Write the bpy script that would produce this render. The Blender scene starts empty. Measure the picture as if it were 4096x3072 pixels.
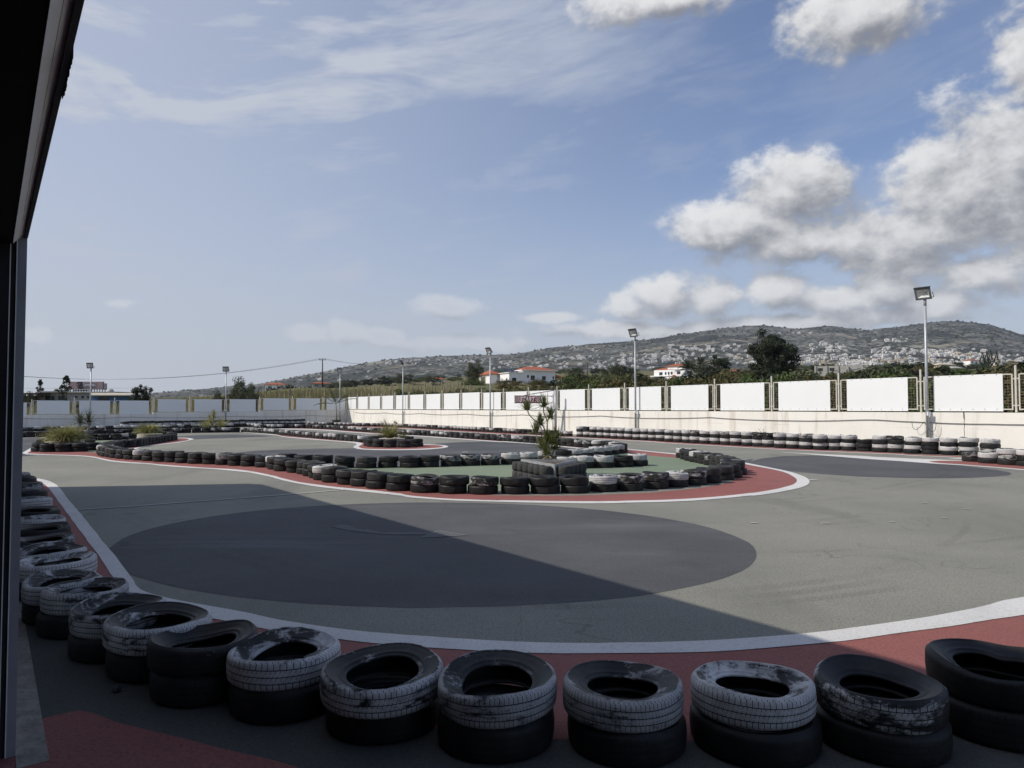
import bpy, bmesh, math, random
from mathutils import Vector, Matrix, noise
from mathutils.geometry import delaunay_2d_cdt
RND = random.Random(11)
scene = bpy.context.scene
COL = scene.collection
# ------------------------------------------------------------------ camera model
HC, FPX, HOR, CX, CY = 1.62, 2840.0, 1633.0, 2048.0, 1536.0
TH = math.atan((HOR - CY) / FPX)
def dirv(px, py):
    u, v = (px - CX) / FPX, (CY - py) / FPX
    d = Vector((u, math.cos(TH) - v * math.sin(TH), math.sin(TH) + v * math.cos(TH)))
    return d / d.y
def gp(px, py, z=0.0):                       # point of a photo pixel on the level z
    d = dirv(px, py)
    t = (z - HC) / d.z
    return Vector((d.x * t, t, z))
def pt(px, py, Y):                           # point of a photo pixel at depth Y
    d = dirv(px, py)
    return Vector((d.x * Y, Y, HC + d.z * Y))
SC = 2212 / 600.0
PAN = {'1': 0, '2': 500, '3': 1000, '4': 1500, '5': 2000, '6': 2500, '7': 3000, '8': 3496}
def q(s):                                    # "panel x,y[,code] x,y ..." -> photo pixels
    out, cur = [], 'S'
    for t in s.split():
        if t in PAN or t in ('F', 'S'):
            cur = t; continue
        a = t.split(',')
        x, y = float(a[0]), float(a[1])
        if cur == 'F': x, y = x * 4096 / 2212, y * 4096 / 2212
        elif cur != 'S': x, y = PAN[cur] + x / SC, 1600 + y / SC
        out.append((x, y, a[2] if len(a) > 2 else ''))
    return out
def ground(s, z=0.0): return [gp(a[0], a[1], z) for a in q(s)]
def spline(pts, n=5):
    if len(pts) < 3: return list(pts)
    out = []
    for i in range(len(pts) - 1):
        p0 = pts[max(i - 1, 0)]; p1 = pts[i]; p2 = pts[i + 1]; p3 = pts[min(i + 2, len(pts) - 1)]
        d = max((p2 - p1).length, 1e-6)
        m1 = (p2 - p0) * (d / max((p2 - p1).length + (p1 - p0).length, 1e-6))
        m2 = (p3 - p1) * (d / max((p3 - p2).length + (p2 - p1).length, 1e-6))
        for k in range(n):
            t = k / n
            out.append(p1 * (2*t**3 - 3*t*t + 1) + m1 * (t**3 - 2*t*t + t) + p2 * (-2*t**3 + 3*t*t) + m2 * (t**3 - t*t))
    out.append(pts[-1].copy())
    return out
# ------------------------------------------------------------------ object helpers
def props(o, label=None, cat=None, group=None, kind=None):
    for k, v in (('label', label), ('category', cat), ('group', group), ('kind', kind)):
        if v: o[k] = v
    return o
def thing(name, label, cat, loc=(0, 0, 0), rz=0.0, group=None):
    o = bpy.data.objects.new(name, None)
    o.empty_display_size = 0.2
    COL.objects.link(o)
    o.location = loc; o.rotation_euler = (0, 0, rz)
    return props(o, label, cat, group)
def root_matrix(o):
    while o.parent: o = o.parent
    return o.matrix_basis.copy() if o.type != 'EMPTY' else Matrix.LocRotScale(o.location, o.rotation_euler, o.scale)
def obj(name, bm, mats, parent=None, smooth=False, local=False):
    if parent and not local: bm.transform(root_matrix(parent).inverted())
    me = bpy.data.meshes.new(name)
    bm.normal_update()
    bm.to_mesh(me); bm.free()
    for m in (mats if isinstance(mats, (list, tuple)) else [mats]): me.materials.append(m)
    if smooth:
        for p in me.polygons: p.use_smooth = True
    o = bpy.data.objects.new(name, me)
    COL.objects.link(o)
    if parent: o.parent = parent
    return o
def recentre(o):                              # put the origin of a one-mesh thing at its base
    vs = [v.co for v in o.data.vertices]
    c = Vector((sum(v.x for v in vs) / len(vs), sum(v.y for v in vs) / len(vs), min(v.z for v in vs)))
    o.data.transform(Matrix.Translation(-c)); o.location = c
    return o
def single(name, bm, mats, label, cat, group=None, smooth=False):
    return props(recentre(obj(name, bm, mats, None, smooth)), label, cat, group)
def struct(name, bm, mats, smooth=False, kind='structure'):
    return props(obj(name, bm, mats, None, smooth), kind=kind)
def B(): return bmesh.new()
def box(bm, c, s, M=None, mi=0):
    x, y, z = s[0] / 2, s[1] / 2, s[2] / 2
    vs = [Vector((a * x, b * y, d * z)) for d in (-1, 1) for b in (-1, 1) for a in (-1, 1)]
    if M is not None: vs = [M @ v for v in vs]
    vs = [bm.verts.new(v + Vector(c)) for v in vs]
    for f in ((0, 2, 3, 1), (4, 5, 7, 6), (0, 1, 5, 4), (2, 6, 7, 3), (0, 4, 6, 2), (1, 3, 7, 5)):
        bm.faces.new([vs[i] for i in f]).material_index = mi
def tube(bm, pts, r, seg=6, mi=0, caps=True):
    rs = r if isinstance(r, (list, tuple)) else [r] * len(pts)
    rings, n = [], len(pts)
    prev = None
    for i, p in enumerate(pts):
        t = (pts[min(i + 1, n - 1)] - pts[max(i - 1, 0)])
        t = t.normalized() if t.length > 1e-9 else Vector((0, 0, 1))
        a = prev if prev is not None else (Vector((1, 0, 0)) if abs(t.x) < .8 else Vector((0, 1, 0)))
        a = (a - t * a.dot(t)).normalized(); prev = a
        b = t.cross(a)
        rings.append([bm.verts.new(p + (a * math.cos(2*math.pi*k/seg) + b * math.sin(2*math.pi*k/seg)) * rs[i]) for k in range(seg)])
    for i in range(n - 1):
        for k in range(seg):
            f = bm.faces.new([rings[i][k], rings[i][(k+1) % seg], rings[i+1][(k+1) % seg], rings[i+1][k]])
            f.material_index = mi; f.smooth = True
    if caps:
        bm.faces.new(list(reversed(rings[0]))).material_index = mi
        bm.faces.new(rings[-1]).material_index = mi
def poly(bm, pts, mi=0):
    f = bm.faces.new([bm.verts.new(p) for p in pts]); f.material_index = mi
    return f
def fill(bm, pts, z, up=True):
    clean = []
    for p in pts:
        v = Vector((p.x, p.y))
        if not clean or (v - clean[-1]).length > 1e-3: clean.append(v)
    n = len(clean)
    vs, es, fs, _, _, _ = delaunay_2d_cdt(clean, [(i, (i + 1) % n) for i in range(n)], [], 1, 1e-5)
    bv = [bm.verts.new((v.x, v.y, z)) for v in vs]
    for f in fs:
        c = sum((vs[i] for i in f), Vector((0, 0))) / len(f)
        w = False                             # even-odd rule keeps crossings from spilling
        for i in range(n):
            a, b = clean[i], clean[(i + 1) % n]
            if (a.y > c.y) != (b.y > c.y) and c.x < (b.x - a.x) * (c.y - a.y) / (b.y - a.y) + a.x: w = not w
        if not w: continue
        fc = bm.faces.new([bv[i] for i in f])
        fc.normal_update()
        if fc.normal.z < 0: fc.normal_flip()
    bmesh.ops.delete(bm, geom=[v for v in bv if not v.link_faces], context='VERTS')
def sheet(name, polys, z, m):
    bm = B(); z *= .45
    for p in polys: fill(bm, p, z)
    return struct(name, bm, m)
def hand(pts, amp=.006):                      # hand-painted edges waver a little
    out = []
    for a, b in zip(pts, pts[1:]):
        k = max(1, min(12, int((b - a).length / .18))) if a.y < 14 else 1
        for i in range(k):
            p = a.lerp(b, i / k)
            out.append(p + Vector((noise.noise(p * 9), noise.noise(p * 9 + Vector((3, 7, 1))), 0)) * amp + Vector((noise.noise(p * 1.7), noise.noise(p * 1.7 + Vector((5, 2, 1))), 0)) * amp * 1.5)
    return out + [pts[-1]]
def band(a, b, n=5): return hand(spline(a, n)) + list(reversed(hand(spline(b, n))))
# ------------------------------------------------------------------ materials
def new_mat(name):
    m = bpy.data.materials.new(name); m.use_nodes = True
    nt = m.node_tree
    return m, nt, nt.nodes, nt.links, nt.nodes['Principled BSDF']
class NB:                                     # small node builder
    def __init__(s, nt): s.nt, s.N, s.L = nt, nt.nodes, nt.links
    def put(s, sock, v):
        if hasattr(v, 'is_linked') or hasattr(v, 'links'): s.L.new(v, sock)
        elif v is not None: sock.default_value = v
    def m(s, op, a, b=None, c=None, clamp=False):
        n = s.N.new('ShaderNodeMath'); n.operation = op; n.use_clamp = clamp
        s.put(n.inputs[0], a); s.put(n.inputs[1], b); s.put(n.inputs[2], c)
        return n.outputs[0]
    def v(s, op, a, b=None, out=0):
        n = s.N.new('ShaderNodeVectorMath'); n.operation = op
        s.put(n.inputs[0], a); s.put(n.inputs[1], b)
        return n.outputs['Value'] if op in ('LENGTH', 'DOT_PRODUCT') else n.outputs[0]
    def noise(s, vec, scale, detail=4, rough=.55, dist=0.0, col=False):
        n = s.N.new('ShaderNodeTexNoise')
        s.put(n.inputs['Vector'], vec); n.inputs['Scale'].default_value = scale
        n.inputs['Detail'].default_value = detail; n.inputs['Roughness'].default_value = rough
        n.inputs['Distortion'].default_value = dist
        return n.outputs['Color' if col else 0]
    def step(s, x, a, b):
        n = s.N.new('ShaderNodeMapRange'); n.interpolation_type = 'SMOOTHSTEP'
        s.put(n.inputs[0], x); s.put(n.inputs[1], a); s.put(n.inputs[2], b)
        return n.outputs[0]
    def mix(s, f, a, b):
        n = s.N.new('ShaderNodeMix'); n.data_type = 'RGBA'
        s.put(n.inputs[0], f)
        s.put(n.inputs[6], a if not isinstance(a, tuple) else (*a, 1)); s.put(n.inputs[7], b if not isinstance(b, tuple) else (*b, 1))
        return n.outputs[2]
    def pos(s): return s.N.new('ShaderNodeNewGeometry').outputs['Position']
    def bump(s, h, dist, strength=1.0):
        n = s.N.new('ShaderNodeBump'); n.inputs['Distance'].default_value = dist; n.inputs['Strength'].default_value = strength
        s.put(n.inputs['Height'], h); return n.outputs[0]
    def comb(s, x, y, z):
        n = s.N.new('ShaderNodeCombineXYZ'); s.put(n.inputs[0], x); s.put(n.inputs[1], y); s.put(n.inputs[2], z); return n.outputs[0]
    def sep(s, v):
        n = s.N.new('ShaderNodeSeparateXYZ'); s.put(n.inputs[0], v); return n.outputs
def pmat(name, c1, c2, scale=3.0, rough=.8, fine=None, bump=None, spec=.3, metal=0.0, dirt=None, stretch=None):
    m, nt, N, L, P = new_mat(name); nb = NB(nt)
    p = nb.pos()
    if stretch: p = nb.v('MULTIPLY', p, Vector(stretch))
    col = nb.mix(nb.step(nb.noise(p, scale, 5, .6), .3, .7), c1, c2)
    if fine:                                  # (scale, dark colour, amount)
        col = nb.mix(nb.m('MULTIPLY', nb.step(nb.noise(p, fine[0], 2, .6), .52, .68), fine[2]), col, fine[1])
    if dirt:                                  # (scale, colour, amount, lo, hi)
        col = nb.mix(nb.m('MULTIPLY', nb.step(nb.noise(p, dirt[0], 6, .65, .4), dirt[3], dirt[4]), dirt[2]), col, dirt[1])
    L.new(col, P.inputs['Base Color'])
    P.inputs['Roughness'].default_value = rough; P.inputs['Metallic'].default_value = metal
    P.inputs['Specular IOR Level'].default_value = spec
    if bump: L.new(nb.bump(nb.noise(p, bump[0], 3, .6), bump[1]), P.inputs['Normal'])
    return m
def leaf_mat(name, c1, c2, c3):
    m, nt, N, L, P = new_mat(name); nb = NB(nt)
    g = N.new('ShaderNodeNewGeometry')
    col = nb.mix(g.outputs['Random Per Island'], c1, c2)
    col = nb.mix(nb.step(nb.noise(g.outputs['Position'], .9, 3), .45, .7), col, c3)
    L.new(col, P.inputs['Base Color']); P.inputs['Roughness'].default_value = .6; P.inputs['Specular IOR Level'].default_value = .2
    t = N.new('ShaderNodeBsdfTranslucent'); L.new(col, t.inputs[0])
    mx = N.new('ShaderNodeMixShader'); mx.inputs[0].default_value = .25
    L.new(P.outputs[0], mx.inputs[1]); L.new(t.outputs[0], mx.inputs[2])
    L.new(mx.outputs[0], N['Material Output'].inputs[0])
    return m
M = {}
def paving(name, c1, c2, speck, amount, streak=None, rough=.85, chip=None):
    m, nt, N, L, P = new_mat(name); nb = NB(nt); p = nb.pos()
    big = nb.noise(p, .35, 5, .6)
    col = nb.mix(nb.step(big, .32, .68), c1, c2)
    mid = nb.noise(p, 5, 5, .7)
    col = nb.mix(nb.m('MULTIPLY', nb.step(mid, .5, .72), .25), col, tuple(x * .72 for x in c1))
    g = nb.noise(p, 52, 4, .8)
    crk = nb.noise(nb.v('ADD', p, nb.v('MULTIPLY', nb.noise(p, 1.4, 5, .6, col=True), Vector((.5, .5, 0)))), .8, 2, .5)
    line_ = nb.m('MULTIPLY', nb.m('COMPARE', crk, .5, .0035), nb.step(nb.noise(p, .3, 2), .5, .6))
    col = nb.mix(nb.m('MULTIPLY', line_, .45), col, tuple(x * .4 for x in c1))
    stain = nb.step(nb.noise(nb.v('ADD', p, Vector((11, 4, 0))), .9, 4, .5), .64, .76)
    col = nb.mix(nb.m('MULTIPLY', stain, .3), col, tuple(x * .55 for x in c1))
    col = nb.mix(nb.m('MULTIPLY', nb.step(g, .5, .62), amount), col, speck)
    g2 = nb.noise(nb.v('ADD', p, Vector((7, 3, 1))), 110, 2, .7)
    col = nb.mix(nb.m('MULTIPLY', nb.step(g2, .56, .66), amount * .8), col, tuple(min(1, x * 1.7) for x in c2))
    if streak:                                # tyre rubber scuffs (direction stretch, colour, amount)
        s = nb.noise(nb.v('MULTIPLY', p, Vector(streak[0])), 1.0, 4, .6, .3)
        col = nb.mix(nb.m('MULTIPLY', nb.step(s, .53, .7), streak[2]), col, streak[1])
    if chip:                                  # chips and cracks in the paint
        ch = nb.noise(p, 26, 4, .75)
        col = nb.mix(nb.m('MULTIPLY', nb.step(ch, .6, .72), chip[1]), col, chip[0])
    L.new(col, P.inputs['Base Color']); P.inputs['Roughness'].default_value = rough
    P.inputs['Specular IOR Level'].default_value = .25
    L.new(nb.bump(nb.m('ADD', g, nb.m('MULTIPLY', mid, .6)), .006, .6), P.inputs['Normal'])
    return m
M['asphalt'] = paving('asphalt', (.2, .199, .172), (.255, .25, .214), (.08, .08, .07), .8, ((.5, .12, 1), (.13, .13, .119), .5))
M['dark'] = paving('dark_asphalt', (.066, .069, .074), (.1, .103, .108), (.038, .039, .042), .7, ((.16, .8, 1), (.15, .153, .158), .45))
M['apron'] = paving('worn_shade_toned_apron', (.075, .077, .072), (.1, .1, .092), (.04, .04, .04), .5, rough=.9, chip=((.16, .155, .14), .25))  # base colour carries the shade by the building as well as wear
M['red'] = paving('red_track_paint', (.25, .092, .08), (.29, .112, .098), (.1, .048, .046), .55, ((.5, .3, 1), (.16, .07, .066), .5), chip=((.12, .1, .095), .5))
M['white'] = paving('white_track_paint', (.56, .55, .53), (.66, .65, .63), (.36, .35, .33), .45, ((.6, .35, 1), (.36, .355, .35), .45), chip=((.26, .255, .25), .55))
M['thin'] = paving('thin_white_paint', (.36, .36, .35), (.48, .48, .46), (.2, .2, .19), .6, chip=((.19, .19, .18), .8))
M['chalk'] = paving('worn_arrow_outline', (.16, .162, .168), (.22, .222, .226), (.09, .09, .095), .7, chip=((.085, .087, .09), .9))
M['faint'] = paving('faint_white_paint', (.105, .108, .115), (.13, .13, .136), (.07, .07, .075), .5)
M['green'] = paving('green_track_paint', (.17, .215, .15), (.21, .25, .175), (.1, .125, .095), .4, ((.4, .3, 1), (.135, .16, .13), .4))
M['floor'] = pmat('concrete_strip', (.21, .19, .165), (.34, .31, .265), 7, .9, (60, (.1, .09, .08), .5), (30, .006), dirt=(9, (.12, .06, .035), .7, .58, .75))
def wall_mat():
    m, nt, N, L, P = new_mat('cream_wall_paint'); nb = NB(nt); p = nb.pos()
    x, y, z = nb.sep(p)
    col = nb.mix(nb.step(nb.noise(p, .5, 5, .6), .3, .7), (.755, .72, .66), (.81, .785, .735))
    st = nb.noise(nb.comb(nb.m('MULTIPLY', x, 2.6), nb.m('MULTIPLY', y, 2.6), nb.m('MULTIPLY', z, .25)), 1.0, 5, .65)
    col = nb.mix(nb.m('MULTIPLY', nb.step(st, .5, .72), .62), col, (.5, .42, .33))
    pan = nb.noise(p, 3.0, 6, .7)
    col = nb.mix(nb.m('MULTIPLY', nb.step(pan, .58, .75), .3), col, (.6, .53, .45))
    w = nb.m('ADD', z, nb.m('MULTIPLY', nb.noise(p, .8, 4), .06))      # shutter-board lines in the concrete
    ln = nb.m('COMPARE', w, .92, .006)
    brk = nb.step(nb.noise(p, .9, 2), .5, .56)
    col = nb.mix(nb.m('MULTIPLY', nb.m('MULTIPLY', ln, brk), .55), col, (.4, .34, .28))
    L.new(col, P.inputs['Base Color']); P.inputs['Roughness'].default_value = .9
    L.new(nb.bump(nb.noise(p, 14, 5, .7), .012, .6), P.inputs['Normal'])
    return m
M['wall'] = wall_mat()
M['sheet'] = pmat('white_panel', (.76, .78, .78), (.8, .81, .81), .6, .45, dirt=(3, (.74, .74, .72), .3, .6, .8))
M['cream_steel'] = pmat('cream_steel', (.5, .47, .4), (.6, .57, .5), 6, .5, dirt=(20, (.25, .15, .09), .6, .62, .75))
M['wire'] = pmat('rusty_wire', (.16, .13, .1), (.26, .22, .17), 8, .7)
M['galv'] = pmat('galvanised_steel', (.36, .37, .38), (.46, .47, .48), 5, .45, metal=.35)
M['dkmetal'] = pmat('dark_metal', (.035, .037, .04), (.06, .06, .065), 6, .5)
M['lampgrey'] = pmat('lamp_housing', (.09, .096, .1), (.13, .138, .14), 9, .5)
M['reflector'] = pmat('lamp_reflector', (.6, .62, .62), (.8, .8, .8), 14, .2, metal=.6)
M['lampglass'] = pmat('dusty_lamp_glass', (.22, .24, .25), (.34, .36, .37), 10, .12)
M['cable'] = pmat('black_cable', (.03, .03, .03), (.07, .065, .06), 4, .6)
M['bark'] = pmat('bark', (.09, .07, .05), (.17, .135, .1), 9, .9, bump=(20, .02))
M['palebark'] = pmat('pale_stem', (.2, .165, .12), (.34, .29, .22), 14, .9, bump=(40, .01))
M['soil'] = pmat('dry_soil', (.07, .05, .035), (.14, .105, .075), 10, .95, bump=(30, .02))
M['plaster'] = pmat('white_plaster', (.8, .8, .785), (.86, .86, .85), 1.2, .85, dirt=(2.5, (.55, .53, .5), .3, .6, .8))
M['greyplaster'] = pmat('grey_concrete', (.36, .35, .32), (.45, .44, .41), 1.2, .9)
M['old'] = pmat('old_grey_plaster', (.3, .3, .29), (.4, .4, .38), 1.5, .9)
M['tile'] = pmat('terracotta_tiles', (.3, .085, .045), (.42, .14, .075), 1.6, .85, stretch=(1, 1, 3), fine=(6, (.2, .06, .035), .6))
M['window'] = pmat('dark_window', (.02, .024, .028), (.05, .055, .06), 2, .15)
M['brown'] = pmat('brown_wood', (.05, .03, .022), (.09, .055, .04), 5, .7)
M['blue'] = pmat('blue_metal_sheet', (.05, .13, .3), (.07, .17, .36), 3, .6)
M['beige'] = pmat('beige_roof_sheet', (.45, .4, .31), (.55, .5, .4), 2, .7)
M['pinkboard'] = pmat('faded_pink_board', (.26, .19, .2), (.33, .25, .25), 1.6, .8)
M['blackboard'] = pmat('burnt_black_board', (.015, .015, .017), (.05, .05, .055), 3, .8)
M['whiteletter'] = pmat('faded_white_letters', (.5, .5, .52), (.62, .62, .64), 2, .7)
M['solar'] = pmat('solar_panel', (.03, .04, .06), (.08, .09, .12), 2, .2)
M['signred'] = pmat('sign_red', (.32, .05, .06), (.4, .075, .08), 6, .5)
M['signpink'] = pmat('sign_white', (.5, .48, .5), (.6, .58, .6), 8, .5)
M['signframe'] = pmat('sign_frame_grey', (.16, .15, .16), (.25, .23, .24), 8, .6)
M['pot'] = pmat('plastic_pot', (.05, .045, .04), (.08, .07, .06), 6, .6)
M['leaf_dark'] = leaf_mat('dark_leaves', (.022, .031, .017), (.048, .06, .03), (.036, .042, .024))
M['leaf_olive'] = leaf_mat('olive_leaves', (.05, .062, .032), (.1, .115, .06), (.07, .07, .036))
M['leaf_green'] = leaf_mat('green_leaves', (.045, .072, .02), (.1, .135, .045), (.09, .1, .03))
M['leaf_rust'] = leaf_mat('autumn_vine_leaves', (.09, .07, .03), (.14, .12, .045), (.055, .07, .025))
M['leaf_palm'] = leaf_mat('palm_leaves', (.06, .07, .04), (.11, .115, .07), (.08, .08, .05))
M['blade'] = leaf_mat('grass_blades', (.2, .205, .065), (.36, .34, .15), (.24, .23, .085))
M['straw'] = leaf_mat('meadow_grass', (.2, .19, .075), (.33, .29, .14), (.13, .15, .05))
M['dryplant'] = leaf_mat('dry_stalks', (.12, .09, .05), (.2, .15, .09), (.16, .12, .07))
M['flower'] = leaf_mat('yellow_flowers', (.5, .36, .02), (.6, .45, .05), (.3, .28, .05))
M['yucca'] = leaf_mat('sword_leaves', (.08, .1, .03), (.2, .21, .075), (.14, .16, .045))
M['hedge'] = leaf_mat('clipped_hedge', (.05, .085, .02), (.09, .13, .03), (.07, .1, .025))

def skid_mat():
    m, nt, N, L, P = new_mat('tyre_skid_marks'); nb = NB(nt); p = nb.pos()
    P.inputs['Base Color'].default_value = (.04, .04, .041, 1); P.inputs['Roughness'].default_value = .7
    k = nb.m('MULTIPLY', nb.step(nb.noise(p, .5, 4, .6), .4, .7), nb.step(nb.noise(p, 40, 3, .7), .35, .65))
    L.new(nb.m('MULTIPLY', k, .2), P.inputs['Alpha'])
    return m
M['skid'] = skid_mat()
# ------------------------------------------------------------------ tyre rubber and paint
def tyre_mat(name, attr=None):
    m, nt, N, L, P = new_mat(name); nb = NB(nt)
    if attr:
        a = N.new('ShaderNodeAttribute'); a.attribute_name = attr
        rgb, alpha = a.outputs['Color'], a.outputs['Alpha']
    else:
        a = N.new('ShaderNodeObjectInfo'); rgb, alpha = a.outputs['Color'], a.outputs['Alpha']
    s = N.new('ShaderNodeSeparateColor'); nb.put(s.inputs[0], rgb)
    paint, seed, dust = s.outputs[0], s.outputs[1], s.outputs[2]
    uv = N.new('ShaderNodeUVMap'); uv.uv_map = 'UVMap'
    u, v, _ = nb.sep(uv.outputs[0])
    if attr: base = nb.pos()
    else:
        tc = N.new('ShaderNodeTexCoord'); base = tc.outputs['Object']
    p = nb.v('ADD', base, nb.comb(nb.m('MULTIPLY', seed, 37.0), nb.m('MULTIPLY', seed, 71.0), nb.m('MULTIPLY', seed, 13.0)))
    # tread pattern: blocks across, chevron slant set by the pattern number (alpha)
    t = nb.m('DIVIDE', nb.m('SUBTRACT', v, .3), .4)                  # 0..1 across the tread
    intread = nb.m('MULTIPLY', nb.m('GREATER_THAN', v, .27), nb.m('LESS_THAN', v, .73))
    cen = nb.m('ABSOLUTE', nb.m('SUBTRACT', t, .5))
    n_blk = nb.m('ADD', 56.0, nb.m('MULTIPLY', nb.m('ROUND', nb.m('MULTIPLY', alpha, 3.0)), 14.0))
    slant = nb.m('MULTIPLY', nb.m('SUBTRACT', alpha, .5), 7.0)
    t4 = nb.m('MULTIPLY', t, 4.0)
    ribs = nb.m('FLOOR', t4)
    shoulder = nb.m('MAXIMUM', nb.m('LESS_THAN', t, .25), nb.m('GREATER_THAN', t, .75))
    wob = nb.m('MULTIPLY', nb.m('SINE', nb.m('MULTIPLY', u, 44.0)), .12)          # uneven pitch
    w_sh = nb.m('ADD', nb.m('MULTIPLY', u, n_blk), nb.m('ADD', wob, nb.m('MULTIPLY', ribs, .31)))
    w_ce = nb.m('ADD', nb.m('MULTIPLY', u, nb.m('MULTIPLY', n_blk, 1.3)), nb.m('ADD', wob, nb.m('MULTIPLY', nb.m('ABSOLUTE', nb.m('SUBTRACT', t, nb.m('MULTIPLY', alpha, .5))), slant)))
    fr_sh = nb.m('LESS_THAN', nb.m('FRACT', w_sh), .13)
    inrib = nb.m('GREATER_THAN', nb.m('ABSOLUTE', nb.m('SUBTRACT', nb.m('FRACT', t4), nb.m('ADD', .35, nb.m('MULTIPLY', alpha, .4)))), .14)
    fr_ce = nb.m('MULTIPLY', nb.m('LESS_THAN', nb.m('FRACT', w_ce), .12), inrib)
    lat = nb.m('ADD', nb.m('MULTIPLY', fr_sh, shoulder), nb.m('MULTIPLY', fr_ce, nb.m('SUBTRACT', 1.0, shoulder)))
    cir = nb.m('LESS_THAN', nb.m('ABSOLUTE', nb.m('SUBTRACT', nb.m('FRACT', nb.m('ADD', nb.m('MULTIPLY', t, 4.0), .5)), .5)), .07)
    cir = nb.m('MULTIPLY', cir, nb.m('MULTIPLY', nb.m('GREATER_THAN', t, .12), nb.m('LESS_THAN', t, .88)))
    groove = nb.m('MULTIPLY', nb.m('MAXIMUM', lat, cir), intread)
    # paint coverage: low noise beats the threshold where little is painted; the top sidewall carries less
    n1 = nb.noise(nb.v('MULTIPLY', p, Vector((1, 1, 2.6))), 5, 6, .66, .6); n2 = nb.noise(nb.v('MULTIPLY', p, Vector((1, 1, 2))), 30, 5, .75)
    cover = nb.m('ADD', nb.m('MULTIPLY', n1, .75), nb.m('MULTIPLY', n2, .25))
    side = nb.step(v, .72, .8)
    need = nb.m('ADD', nb.m('SUBTRACT', .74, nb.m('MULTIPLY', paint, .48)), nb.m('MULTIPLY', side, nb.m('SUBTRACT', .22, nb.m('MULTIPLY', paint, .07))))
    mask = nb.step(cover, need, nb.m('ADD', need, .13))
    mask = nb.m('MULTIPLY', mask, nb.m('GREATER_THAN', paint, .02))
    mask = nb.m('MULTIPLY', mask, nb.m('SUBTRACT', 1.0, nb.m('MULTIPLY', groove, .93)))
    mask = nb.m('MULTIPLY', mask, nb.m('LESS_THAN', v, .93))
    rub = nb.mix(nb.step(nb.noise(p, 9, 5, .7), .35, .7), (.009, .0093, .010), (.021, .021, .022))
    rub = nb.mix(nb.m('MULTIPLY', dust, nb.step(nb.noise(p, 5, 5, .65), .3, .6)), rub, (.052, .052, .05))
    rub = nb.mix(nb.m('MULTIPLY', groove, .75), rub, (.007, .007, .007))
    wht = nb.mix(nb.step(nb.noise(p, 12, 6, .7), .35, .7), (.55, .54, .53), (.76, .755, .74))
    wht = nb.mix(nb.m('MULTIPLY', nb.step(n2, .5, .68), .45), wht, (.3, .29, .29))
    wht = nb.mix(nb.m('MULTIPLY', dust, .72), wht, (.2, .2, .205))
    L.new(nb.mix(mask, rub, wht), P.inputs['Base Color'])
    P.inputs['Specular IOR Level'].default_value = .28
    nb.put(P.inputs['Roughness'], nb.m('ADD', .55, nb.m('MULTIPLY', mask, .25)))
    h = nb.m('SUBTRACT', nb.m('MULTIPLY', n2, .25), nb.m('MULTIPLY', groove, 1.0))
    L.new(nb.bump(h, .005, .9), P.inputs['Normal'])
    return m
M['tyre'] = tyre_mat('weathered_tyre_rubber')
M['tyre_far'] = tyre_mat('weathered_tyre_rubber_far', 'tint')
M['kart'] = pmat('kart_tyre_rubber', (.036, .036, .036), (.062, .06, .059), 9, .8, bump=(60, .004))
R0, W0 = .3, .16                              # master tyre: radius and width, scaled per tyre
def tyre_profile(hi):
    r, w = R0, W0                             # closed loop, outside then inside: (radius, height, v)
    tr = [(r - .012, .010), (r - .003, .02), (r, .034)]
    if hi:
        tr += [(r + .0015, .055), (r + .003, .08), (r + .0015, .105)]
    else: tr += [(r + .002, .08)]
    tr += [(r, w - .034), (r - .003, w - .02), (r - .012, w - .010)]
    low = [(.182, .022), (.208, .007), (.245, .001), (.27, .003)]
    top = [(.281, w - .004), (.278, w + .001), (.272, w + .0015), (.269, w - .002), (.256, w - .0025), (.232, w - .006), (.212, w - .012), (.209, w - .009), (.203, w - .009), (.2, w - .014), (.188, w - .019), (.181, w - .018), (.177, w - .027)]
    inn = [(.188, w - .037), (.245, w - .026), (.284, w - .05), (.287, .05), (.25, .022), (.19, .032)]
    out = [(a, b, .02 + .23 * i / (len(low) - 1)) for i, (a, b) in enumerate(low)]
    n = len(tr)
    out += [(a, b, .29 + .42 * (b - .012) / (w - .024)) for a, b in tr]
    out += [(a, b, .74 + .18 * i / (len(top) - 1)) for i, (a, b) in enumerate(top)]
    out += [(a, b, .95 + .04 * i / (len(inn) - 1)) for i, (a, b) in enumerate(inn)]
    return out
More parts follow.
